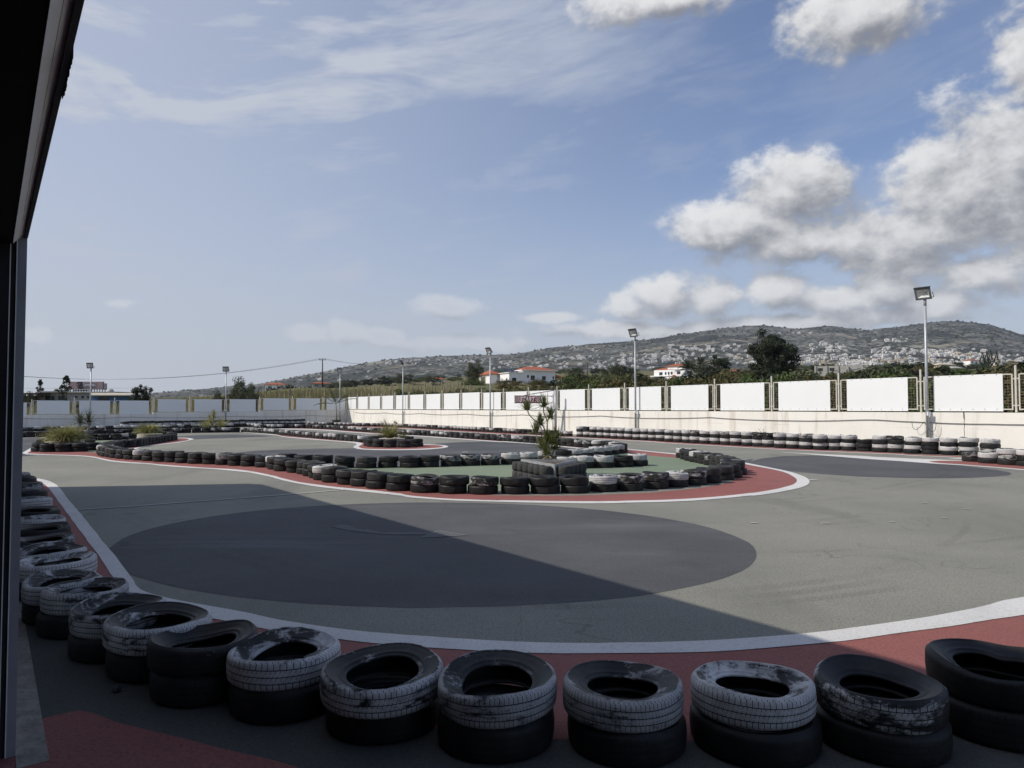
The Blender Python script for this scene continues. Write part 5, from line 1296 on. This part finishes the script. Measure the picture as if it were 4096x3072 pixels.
part('porch', 'brown', v, lambda bm: [S.box(bm, mw + a, mw + a + .22, b, b + .22, -.0, 148 * kv) for a in (1.2, 150 * ca) for b in (1.2, 5)])
part('porch', 'brown', v, lambda bm: S.box(bm, mw + .06, mw + 190 * ca, 5.3, 5.5, 60 * kv, 148 * kv))
part('porch', 'plaster', v, lambda bm: S.box(bm, mw + .05, mw + 185 * ca, .3, 5.6, -3, 60 * kv))
part('solar_panel', 'solar', v, lambda bm: [poly(bm, [S.w(-3.6 + i * 1.35, 3, 213 * kv), S.w(-2.35 + i * 1.35, 3, 213 * kv), S.w(-2.35 + i * 1.35, 5, 213 * kv + 1.3), S.w(-3.6 + i * 1.35, 5, 213 * kv + 1.3)]) for i in range(3)])
part('ladder', 'dkmetal', v, lambda bm: [tube(bm, [S.w(pa + 2.2 + a, 6.8, -1.5), S.w(pa + 2.2 + a, 6.8, 215 * kv)], .05, 4) for a in (0, .5)] + [tube(bm, [S.w(pa + 2.2, 6.8, 2 + .35 * i), S.w(pa + 2.7, 6.8, 2 + .35 * i)], .03, 4) for i in range(6)])
a, b = pt(VX(-40), VY(600), 165), pt(VX(520), VY(590), 165)
bm = B(); box(bm, ((a.x + b.x) / 2, 165, (a.z + pt(VX(0), VY(558), 165).z) / 2 - .7), (b.x - a.x, .3, pt(VX(0), VY(556), 165).z - a.z + 1.6)); single('garden_wall', bm, M['plaster'], 'low white garden wall in front of the villa porch', 'wall')
bm = B(); rr = random.Random(6); a, b = pt(VX(-60), VY(530), 167), pt(VX(375), VY(530), 167)
for i in range(70): leaf_quads(bm, a.lerp(b, i / 69) + Vector((0, 0, .1)), 60, (.5, .7, 1.15), .12, rr)
single('hedge', bm, M['hedge'], 'clipped bright green hedge on the white garden wall left of the villa', 'hedge')
# second villa near the palms
WX = lambda x: 2560 + x / 4.809
WY = lambda y: 1400 + y / 4.809
Yw = 240.0; kw = Yw / FPX / 4.809
S = Site(WX(860), WY(560), Yw, .9)
aw, bw = kw / math.cos(.9), kw / math.sin(.9)
v2 = thing('villa', 'white two-storey villa with small red roofs beside the date palms', 'villa', tuple(S.w(2, 3, -3)))
bl = 510 * bw
part('wall', 'plaster', v2, lambda bm: S.box(bm, 0, 240 * aw, 0, bl, -4, 190 * kw))
part('roof_terrace', 'plaster', v2, lambda bm: S.box(bm, .5, 6, 1.2, 6.5, 190 * kw + .01, 255 * kw))
part('roof', 'tile', v2, lambda bm: S.hip(bm, .5, 6.2, 1.0, 6.7, 256 * kw + .18, 50 * kw, 2.6, .4))
part('roof', 'tile', v2, lambda bm: S.hip(bm, 1, 8, bl - 7, bl - .5, 191 * kw + .18, 52 * kw, 2.6, .5))
part('parapet', 'plaster', v2, lambda bm: (S.box(bm, -.35, 8, -.35, bl - 7.6, 190 * kw, 202 * kw),))
for x0, x1, y0, y1 in ((735, 790, 402, 460), (632, 662, 410, 465), (585, 612, 412, 468), (535, 562, 412, 468), (440, 495, 412, 470)):
    win(S, v2, 0, (x1 - x0) * bw, (560 - y1) * kw, (560 - y0) * kw, (860 - x1) * bw, True)
for a0 in (60, 150, 200): win(S, v2, a0 * aw, (a0 + 30) * aw, (560 - 460) * kw, (560 - 405) * kw)
part('annex', 'plaster', v2, lambda bm: S.box(bm, -2.6, -.02, 3, bl * .62, -4, 45 * kw))
part('annex_roof', 'tile', v2, lambda bm: S.hip(bm, -2.6, -.3, 3, bl * .3, 46 * kw + .18, 30 * kw, 1.2, .3))
part('balcony', 'plaster', v2, lambda bm: S.box(bm, -1.6, -.02, bl - 6.2, bl + .6, 60 * kw, 80 * kw))
part('annex', 'plaster', v2, lambda bm: S.box(bm, -.6, 300 * aw, -2.6, -.02, -4, 65 * kw))
# bare concrete building by the orchard
KX = lambda x: 3160 + x / 2.363
KY = lambda y: 1250 + y / 2.363
Yk = 175.0; kk = Yk / FPX / 2.363
S = Site(KX(555), KY(600), Yk, -.42)
ck, dk = kk / math.cos(.42), kk / math.sin(.42)
c_ = thing('concrete_building', 'unfinished grey concrete building with two square window openings below the town', 'building', tuple(S.w(-4, 4, -2)))
part('wall', 'greyplaster', c_, lambda bm: S.box(bm, -270 * ck, 0, 0, 9, -4, 98 * kk))
part('wall', 'greyplaster', c_, lambda bm: S.box(bm, .02, 3.2, 1.2, 9, -4, 104 * kk))
for x0, x1 in ((312, 350), (405, 442)): win(S, c_, (x0 - 555) * ck, (x1 - 555) * ck, (600 - 548) * kk, (600 - 520) * kk)
win(S, c_, (538 - 555) * ck, (545 - 555) * ck, 4 * kk, 60 * kk)
part('pillar', 'greyplaster', c_, lambda bm: [S.box(bm, (x - 555) * ck - .2, (x - 555) * ck + .2, -.26, -.01, -4, 102 * kk) for x in (290, 380, 470)])
# small houses peeping from the trees
def cottage(px, py, Y, w_, h_, label, roof='tile', wallm='plaster', ang=.3):
    S = Site(px, py, Y, ang); g = land_at(px, Y).z - S.o.z
    t = thing('cottage', label, 'house', tuple(S.w(w_ / 2, w_ / 3, min(g, -.5))))
    part('wall', wallm, t, lambda bm: S.box(bm, 0, w_, 0, w_ * .7, min(g, -.5) - .5, h_))
    part('roof', roof, t, lambda bm: S.hip(bm, 0, w_, 0, w_ * .7, h_ + .18, h_ * .35, w_ * .25, .4))
    for i in range(2): win(S, t, w_ * (.15 + .45 * i), w_ * (.33 + .45 * i), h_ * .35, h_ * .75)
cottage(1060, 1562, 330, 9, 2.6, 'small red-roofed house among dark trees left of the utility pole')
cottage(1250, 1550, 300, 7, 1.6, 'brownish roof peeping over shrubs right of the utility pole', 'tile', 'old')
cottage(1722, 1536, 300, 6, 2.0, 'little red-roofed house below the hill, left of the villa')
cottage(2930, 1502, 330, 5.5, 2, 'small cream house with orange roof between the dark tree and largest evergreen')
cottage(3765, 1482, 420, 11, 3.4, 'sandy coloured house with flat brown roof right of the nearest floodlight pole', 'beige', 'housec')
cottage(3812, 1494, 300, 5, 2.2, 'small white block house behind the fence bushes at right', 'greyplaster', 'plaster')
cottage(3425, 1490, 480, 8, 2.6, 'low white building right of the unfinished concrete building', 'greyplaster', 'plaster')
cottage(3882, 1458, 700, 11, 4, 'white house with reddish roof edge left of the cypress row', 'tile', 'plaster')
cottage(3985, 1472, 500, 6, 3, 'white house with small windows below the cypress row', 'beige', 'plaster')
# old house, billboard and blue shed on the far left
LX = lambda x: 60 + x / 3.95
LY = lambda y: 1440 + y / 3.95
def lbox(bm, x0, x1, y0, y1, Y, depth):
    a, b = pt(LX(x0), LY(y1), Y), pt(LX(x1), LY(y0), Y)
    box(bm, ((a.x + b.x) / 2, Y + depth / 2, (a.z + b.z) / 2), (b.x - a.x, depth, b.z - a.z))
oh = thing('old_house', 'low grey flat-roofed house with dark openings under the pink billboard', 'house', tuple(pt(LX(600), LY(660), 112)))
part('wall', 'old', oh, lambda bm: lbox(bm, 370, 1200, 500, 680, 112, 4))
part('roof_slab', 'greyplaster', oh, lambda bm: (lbox(bm, 355, 770, 492, 512, 111.3, 5), lbox(bm, 770, 1600, 500, 516, 111.5, 4.5)))
for x0, x1, y0, y1 in ((478, 560, 560, 635), (570, 622, 570, 635), (680, 790, 565, 632), (948, 985, 568, 600), (1048, 1086, 568, 605), (1140, 1165, 568, 605)): part('window', 'window', oh, lambda bm: lbox(bm, x0, x1, y0, y1, 111.95, .1))
part('pergola', 'brown', oh, lambda bm: (lbox(bm, 60, 365, 520, 532, 109, 3), lbox(bm, 60, 365, 536, 545, 108, 3), lbox(bm, 60, 360, 560, 640, 110.5, .3), [lbox(bm, x, x + 9, 520, 680, 108.5, .3) for x in (80, 145, 220, 350)]))
bb = thing('billboard', 'long faded pink billboard with burnt black patch and unreadable pale letters', 'billboard', tuple(pt(LX(1120), LY(500), 118)))
board = part('board', 'pinkboard', bb, lambda bm: lbox(bm, 848, 1388, 342, 462, 118, .4))
part('side_board', 'old', bb, lambda bm: lbox(bm, 1390, 1434, 368, 470, 121, .4))
def burnt(bm):
    rr = random.Random(2)
    lbox(bm, 985, 1065, 344, 368, 117.96, .05)
    for i in range(26):
        x, y = rr.uniform(968, 1062), rr.uniform(366, 445); lbox(bm, x, x + rr.uniform(6, 26), y, y + rr.uniform(4, 16), 117.96 - i * .0012, .05)
    lbox(bm, 1000, 1076, 425, 448, 117.92, .05)
part('burnt_patch', 'blackboard', board, burnt)
part('letter_frame', 'whiteletter', board, lambda bm: (lbox(bm, 1070, 1268, 360, 363, 117.95, .05), lbox(bm, 1090, 1268, 413, 416, 117.95, .05), lbox(bm, 1265, 1268, 363.1, 412.9, 117.95, .05)))
p0, p1 = pt(LX(1075), LY(408), 117.9), pt(LX(1260), LY(368), 117.9)
letters('Larnaba', (p0.x + p1.x) / 2, 117.93, (p0.z + p1.z) / 2, (p1.z - p0.z), (p1.x - p0.x) * .98, M['whiteletter'], board, shear=0, bold=.03)
part('support', 'dkmetal', bb, lambda bm: [lbox(bm, x, x + 4, 455, 500, 118.2, .2) for x in range(870, 1430, 42)] + [lbox(bm, 848, 1434, 462, 466, 118.2, .2)])
part('base_panel', 'whiteletter', bb, lambda bm: [lbox(bm, x, x + 26, 474, 494, 118.5, .2) for x in range(915, 1150, 30)])
bs = thing('blue_shed', 'long blue shed with a beige sloping roof behind the shaded wall', 'shed', tuple(pt(LX(1500), LY(640), 105)))
part('wall', 'blue', bs, lambda bm: lbox(bm, 1215, 1800, 550, 680, 105, 2.5))
def roof_slope(bm):
    e = [pt(LX(1200), LY(549), 104), pt(LX(1860), LY(549), 104), pt(LX(1850), LY(520), 108), pt(LX(1195), LY(520), 108)]
    v_ = [bm.verts.new(p) for p in e] + [bm.verts.new(p - Vector((0, 0, .15))) for p in e]
    for f in ((0, 1, 2, 3), (7, 6, 5, 4), (0, 4, 5, 1), (1, 5, 6, 2), (2, 6, 7, 3), (3, 7, 4, 0)): bm.faces.new([v_[i] for i in f])
part('roof', 'beige', bs, roof_slope)
part('opening', 'window', bs, lambda bm: lbox(bm, 1310, 1480, 578, 640, 104.95, .1))
bm = B(); g = pt(LX(1510), LY(500), 116); bmesh.ops.create_uvsphere(bm, u_segments=16, v_segments=8, radius=.5, matrix=Matrix.Translation((g.x, g.y, pt(LX(1510), LY(500), 116).z)))
single('water_tank', bm, M['greyplaster'], 'round pale water tank dome on the old house roof', 'tank', smooth=True)
# utility poles and wires
def utility(px, ytop, ybase, Y, label, cross=True):
    b, tp = pt(px, ybase, Y), pt(px, ytop, Y); b.z = min(b.z, land_at(px, Y).z)
    t = thing('utility_pole', label, 'utility pole', tuple(b), 0, 'wooden utility poles')
    bm = B(); tube(bm, [b, tp], [.17, .12], 7); obj('pole', bm, M['brown'], t)
    bm = B(); box(bm, (tp.x, Y, tp.z - .12), (1.6, .12, .12)); arm = obj('crossarm', bm, M['brown'], t)
    for dx in (-.7, 0, .7):
        bm = B(); tube(bm, [Vector((tp.x + dx, Y, tp.z - .06)), Vector((tp.x + dx, Y, tp.z + .25))], .07, 6); obj('insulator', bm, M['dkmetal'], arm)
    return tp
U1 = utility(1290, 1438, 1548, 175, 'tall dark wooden utility pole with three insulators above the vineyard')
utility(602, 1552, 1580, 330, 'small distant utility pole left of the second floodlight pole')
utility(2331, 1462, 1520, 230, 'utility pole right of the villa against the hillside')
utility(2350, 1450, 1520, 260, 'second utility pole right of the villa, a little taller')
utility(2486, 1460, 1522, 220, 'utility pole between the villa and the second villa')
bm = B()
for dx in (-.7, 0, .7):
    a, b = U1 + Vector((dx, 0, .25)), pt(-100, 1488, 165) + Vector((dx, 0, 0)); pts = [a.lerp(b, i / 20) - Vector((0, 0, 3.2 * 4 * (i / 20) * (1 - i / 20))) for i in range(21)]; tube(bm, pts, .022, 3)
    b2 = pt(1480, 1458, 320) + Vector((dx, 0, 0)); pts = [a.lerp(b2, i / 12) - Vector((0, 0, 1.6 * (i / 12) * (1 - i / 12))) for i in range(13)]; tube(bm, pts, .02, 3)
single('power_lines', bm, M['cable'], 'power lines sagging from the tall utility pole across the left sky', 'power line')
bm = B(); a, b = pt(-100, 1552, 300), pt(602, 1552, 330); tube(bm, [a.lerp(b, i / 10) - Vector((0, 0, .4 * (i / 10) * (1 - i / 10))) for i in range(11)], .04, 3)
single('power_lines', bm, M['cable'], 'thin low wire behind the pink billboard near the horizon', 'power line')
# ------------------------------------------------------------------ place the tyres: the 300 that show largest as things, the rest in one mesh
KEEP = {  # stack * 4 + level of the tyres that show largest
    'foreground row': '0-1 4-5 8-9 12-13 16-17 20-21 24-25 28-29 32-33 36-37 40-41 44-45 49',
    'row along the building': '1 5 9 13 17 21 25 29 33',
    'front row of the middle island': '9 17 20-21 24-25 28-29 32-33 36-37 40-41 44-45 48-49 52-53 56-57 60-61 64-65 68-69 76-77 80-81 84-85 88-89 92-93 97 100-101 104-105 108-109 112-113 116-117 120-121 124-125 128-129 132-133 136-137 140-141 144-145 148-149 152-153 156-157 160-161 164-165 168-169 172-173 176-177 180-181 185',
    'back row of the middle island': '1 5 9 12-13 16-17 20-21 24-25 28-29 32-33 36-37 40-41 44-45 52-53 57 61 64-65 68-69 73 76-77 80-81 85',
    'short row by the sword-leaf planter': '1 4-5 8-9 12-13 16-17',
    'low row at the right edge': '0-1 4-5 8-10 12 14',
    'four-high row along the sunlit wall': '10 50 53 55-56 58 62-63 69 72-73 75-76 78-80 82-83 85 87-88 90-92 94-108 110-112 114-126 128-147 149-151 153-155',
    'ring round the near grass tuft': '0-1 4-5 8-9 12-13 16-17',
    'right end of the middle island': '1 5 13 17 21 24-25 29 33 37',
    'ring round the reed planter': '5 8-9 12-13 16-17 20-21 25',
    'row behind the green strip': '8-9 12-13',
    'long back row beside the far track': '5 9 29 76 85',
    'row beyond the reed planter': '285 288-289 293 297 301',
    'row winding behind the grassy planter': '36-37',
    'ring round the second grass tuft': '5',
    'low row along the sunlit wall': '273',
    'curved row left of the reed planter': '161',
}
SHOWN = {(r_, k) for r_, s_ in KEEP.items() for part_ in s_.split() for k in range(int(part_.split('-')[0]), int(part_.split('-')[-1]) + 1)}
def weight(t): return (10 if (t['row'], t['i'] * 4 + t['lev']) in SHOWN else 0) + t['s'] / math.hypot(t['x'], t['y'])
TY.sort(key=lambda t: -weight(t))
GROUP = {r: 'tyres of the ' + r for r in {t['row'] for t in TY}}
def word_label(t):
    h = HEIGHT_WORD[t['n']]
    if t['side'] == 'near': pos = f'{ordinal(t["i"])} stack behind the foreground bend'
    elif t['side'] == 'right': pos = f'{ordinal(t["i"])} stack from the right'
    else: pos = f'{ordinal(t["i"])} stack from the left'
    a = {'single': 'lone', 'bottom': 'bottom,', 'top': 'top,', 'middle': 'middle,', 'second': 'second up,', 'third': 'third up,'}[t['level']]
    return f'{t["look"]} tyre, {a} {pos}, {t["row"]}'
rest = B(); tint = rest.verts.layers.float_color.new('tint')
uvl = rest.loops.layers.uv.new('UVMap')
for i, t in enumerate(TY):
    near = math.hypot(t['x'], t['y']) < 7.5
    mx = Matrix.Translation((t['x'], t['y'], t['z'])) @ Matrix.Rotation(t['rot'], 4, 'Z')
    top_tilt = t['tilt'] if t['z'] > 0 else (0, 0)
    if t['hero'] and t['top']: top_tilt = (RND.uniform(-.035, .035), RND.uniform(-.04, .04))
    if i < 300:
        me = (HERO[int(t['col'][1] * 6.99)] if t['top'] else HERO[7]) if near else MID[int(t['col'][1] * 4.99)] if t['top'] else MID[2]
        o = bpy.data.objects.new('tyre', me); COL.objects.link(o)
        o.location = (t['x'], t['y'], t['z']); o.rotation_euler = (top_tilt[0], top_tilt[1], t['rot']); o.scale = (t['s'], t['s'], t['h'])
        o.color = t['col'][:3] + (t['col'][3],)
        props(o, t['label'] or word_label(t), 'tyre', GROUP[t['row']])
    else:
        n0 = len(rest.verts); mx = mx @ Matrix.Diagonal((t['s'], t['s'], t['h'], 1))
        rest.from_mesh(FARM); rest.verts.ensure_lookup_table()
        for v in rest.verts[n0:]:
            v.co = mx @ v.co; v[tint] = t['col']
for f in rest.faces: f.smooth = True
props(obj('far_tyre_rows', rest, M['tyre_far']), 'far rows of stacked black and white tyres too distant to count', 'tyres', None, 'stuff')
print('TYRES', len(TY))
# size lettering moulded on the sidewall of two foreground tyres
def arc_text(text, t, start, span, r, h):
    cu = bpy.data.curves.new('lettering', 'FONT'); cu.body = text; cu.size = h; cu.extrude = .002; cu.offset = .0006; cu.align_y = 'CENTER'
    tmp = bpy.data.objects.new('tmp', cu); COL.objects.link(tmp); me = bpy.data.meshes.new_from_object(tmp); bpy.data.objects.remove(tmp)
    w = max(v.co.x for v in me.vertices); bm = B(); bm.from_mesh(me)
    for v in bm.verts:
        a = start - v.co.x / w * span; rr = r + v.co.y
        v.co = Vector((rr * math.cos(a), rr * math.sin(a), v.co.z))
    return bm
for lab, text in (('white tyre with size lettering', '185/60R14 82H'),):
    o = next((x for x in COL.objects if x.get('label', '').startswith(lab)), None)
    if o:
        bm = arc_text(text, None, math.radians(80) - o.rotation_euler.z, .95, .238, .026)
        for v in bm.verts: v.co.z += W0 - .012
        l = obj('lettering', bm, M['dkmetal'], o, local=True)
# ------------------------------------------------------------------ sky, sun, camera
EL, SX, SY = math.radians(43), -.984, -.177
SUN_AZ = math.atan2(SX, SY)
def sky():
    w = bpy.data.worlds.new('World'); scene.world = w; w.use_nodes = True
    nt = w.node_tree; nb = NB(nt); N, L = nt.nodes, nt.links
    bg = N['Background']; bg.inputs[1].default_value = SKY
    sk = N.new('ShaderNodeTexSky'); sk.sky_type = 'NISHITA'; sk.sun_disc = False
    sk.sun_elevation = EL; sk.sun_rotation = SUN_AZ % (2 * math.pi); sk.air_density = 1.0; sk.dust_density = .6; sk.ozone_density = 1.6
    d = N.new('ShaderNodeTexCoord').outputs['Generated']
    x, y, z = nb.sep(d)
    az = nb.m('ARCTAN2', x, y); el = nb.m('ARCSINE', nb.m('MINIMUM', nb.m('MAXIMUM', z, -1.0), 1.0))
    P = nb.comb(az, el, 0.0)
    def ang(X, Y):
        v_ = dirv(X * 4096 / 2212, Y * 4096 / 2212); return math.atan2(v_.x, v_.y), math.atan2(v_.z, math.hypot(v_.x, v_.y))
    # cumulus: lumps placed where the photo has them, broken up by noise
    BL = [(2110, 400, 250, 170), (1960, 510, 230, 95), (2200, 330, 140, 130), (1700, 420, 130, 95), (1600, 490, 170, 60), (1800, 520, 330, 55), (1565, 515, 52, 36), (1430, 632, 84, 56), (1350, 668, 60, 30), (1550, 648, 56, 40), (1670, 634, 90, 46), (1790, 650, 70, 36), (1900, 618, 66, 54), (2140, 592, 120, 56), (2010, 668, 110, 38), (1760, 700, 360, 24), (1380, 716, 260, 18), (1180, 690, 60, 16),
          (1850, 30, 170, 100), (1420, -10, 190, 60), (2230, 130, 110, 140), (960, 668, 86, 26), (660, 722, 50, 20), (740, 716, 46, 24), (830, 726, 60, 18), (82, 722, 40, 20), (1010, 745, 150, 18), (270, 655, 40, 10)]
    def density(off):
        p = nb.v('ADD', P, Vector((*off, 0)))
        warp = nb.noise(p, 9, 5, .6, col=True)
        pw = nb.v('ADD', p, nb.v('MULTIPLY', nb.v('SUBTRACT', warp, Vector((.5, .5, .5))), Vector((.06, .045, 0))))
        acc = None
        for X, Y, rx, ry in BL:
            a0, e0 = ang(X, Y); a1, _ = ang(X + rx, Y); _, e1 = ang(X, Y - ry)
            k = nb.v('LENGTH', nb.v('MULTIPLY', nb.v('SUBTRACT', pw, Vector((a0, e0, 0))), Vector((1 / max(.008, abs(a1 - a0)), 1 / max(.006, abs(e1 - e0)), 0))))
            acc = k if acc is None else nb.m('SMOOTH_MIN', acc, k, .25)
        n = nb.noise(nb.v('MULTIPLY', p, Vector((1, 1.35, 1))), 13, 9, .58, .2)
        n2 = nb.noise(nb.v('MULTIPLY', p, Vector((1, 1.3, 1))), 46, 6, .6)
        return nb.m('ADD', nb.m('SUBTRACT', 1.16, acc), nb.m('ADD', nb.m('MULTIPLY', nb.m('SUBTRACT', n, .5), 1.9), nb.m('MULTIPLY', nb.m('SUBTRACT', n2, .5), .75)))
    D0 = density((0, 0)); D1 = density((-.016, .026))
    body = nb.step(D0, -.1, .55)
    lit = nb.m('SUBTRACT', D0, D1)
    shade = nb.step(lit, -.75, .95)
    shade = nb.m('SUBTRACT', shade, nb.m('MULTIPLY', nb.step(D0, .5, 1.6), .14), clamp=True)
    K = 1.0 / SKY
    ccol = nb.mix(shade, tuple(v_ * K for v_ in CLOUD_DARK), tuple(v_ * K for v_ in CLOUD_LIT))
    # thin cirrus veils, heavier to the left
    ca_, sa_ = math.cos(.13), math.sin(.13)
    rot = nb.comb(nb.m('ADD', nb.m('MULTIPLY', az, ca_), nb.m('MULTIPLY', el, sa_)), nb.m('SUBTRACT', nb.m('MULTIPLY', el, ca_), nb.m('MULTIPLY', az, sa_)), 0.0)
    c1 = nb.noise(nb.v('MULTIPLY', rot, Vector((2.2, 9, 1))), 1.6, 7, .62, .8)
    c2 = nb.noise(nb.v('MULTIPLY', rot, Vector((5, 26, 1))), 1.5, 6, .65, .5)
    a0, e0 = ang(250, 235); a1, e1 = ang(1480, 120)
    bandm = nb.m('SUBTRACT', nb.m('SUBTRACT', el, e0), nb.m('MULTIPLY', nb.m('SUBTRACT', az, a0), (e1 - e0) / (a1 - a0)))
    bandm = nb.m('MULTIPLY', nb.step(bandm, -.03, .01), nb.m('SUBTRACT', 1.0, nb.step(bandm, .03, .26)))
    bandm = nb.m('MULTIPLY', bandm, nb.m('SUBTRACT', 1.0, nb.step(az, .05, .3)))
    left = nb.m('SUBTRACT', 1.0, nb.step(az, -.7, .5))
    veil = nb.m('ADD', nb.m('MULTIPLY', nb.step(nb.m('ADD', nb.m('MULTIPLY', c1, .7), nb.m('MULTIPLY', c2, .3)), .38, .64), nb.m('ADD', .2, nb.m('MULTIPLY', left, .7))), nb.m('MULTIPLY', bandm, .42), clamp=True)
    veil = nb.m('MAXIMUM', veil, nb.m('MULTIPLY', left, .68))
    hz = nb.m('SUBTRACT', 1.0, nb.step(el, .0, .34))
    base = nb.mix(1.0, sk.outputs[0], sk.outputs[0])
    t_ = nb.v('MULTIPLY', sk.outputs[0], Vector(SKY_TINT))
    col = nb.mix(veil, t_, tuple(v_ * K for v_ in VEIL))
    col = nb.mix(nb.m('MULTIPLY', hz, .62), col, tuple(v_ * K for v_ in HORIZON))
    col = nb.mix(nb.m('MULTIPLY', body, nb.m('SUBTRACT', .97, nb.m('MULTIPLY', nb.m('SUBTRACT', 1.0, nb.step(az, -.1, .2)), .55))), col, ccol)
    low = nb.m('SUBTRACT', 1.0, nb.step(el, .06, .2))
    col = nb.mix(nb.m('MULTIPLY', low, .35), col, tuple(v_ * K for v_ in HORIZON))
    L.new(col, bg.inputs[0])
SKY = .12
SKY_TINT = (.78, .77, .86)
CLOUD_DARK, CLOUD_LIT = (.19, .2, .225), (.69, .69, .69)
VEIL, HORIZON = (.42, .455, .53), (.405, .44, .50)
SUN_E, EXPO = 3.2, .31
sky()
sl = bpy.data.lights.new('sun', 'SUN'); sl.energy = SUN_E; sl.angle = math.radians(.53); sl.color = (1, .935, .84)
so = bpy.data.objects.new('sun', sl); COL.objects.link(so)
so.rotation_euler = Vector((SX * math.cos(EL), SY * math.cos(EL), math.sin(EL))).to_track_quat('Z', 'Y').to_euler()
so.location = (-30, -10, 40)
cam = bpy.data.cameras.new('camera'); cam.sensor_width = 36; cam.lens = FPX / 4096 * 36; cam.clip_start = .05; cam.clip_end = 9000
co = bpy.data.objects.new('camera', cam); COL.objects.link(co); co.location = (0, 0, HC); co.rotation_euler = (math.pi / 2 + TH, 0, 0)
scene.camera = co
scene.view_settings.view_transform = 'Standard'; scene.view_settings.look = 'None'
scene.view_settings.exposure = EXPO; scene.view_settings.gamma = 1.0
scene.cycles.max_bounces = 6; scene.cycles.diffuse_bounces = 3; scene.cycles.transparent_max_bounces = 8

hb = B(); box(hb, (0, 2000, 299), (12000, 9000, 602))
hm = bpy.data.materials.new('haze'); hm.use_nodes = True; hn = hm.node_tree.nodes; hn.remove(hn['Principled BSDF'])
pv = hn.new('ShaderNodeVolumePrincipled'); pv.inputs['Color'].default_value = (.86, .91, 1, 1); pv.inputs['Density'].default_value = 7e-5; pv.inputs['Anisotropy'].default_value = .2
hm.node_tree.links.new(pv.outputs[0], hn['Material Output'].inputs['Volume'])
props(obj('haze', hb, hm), kind='stuff')
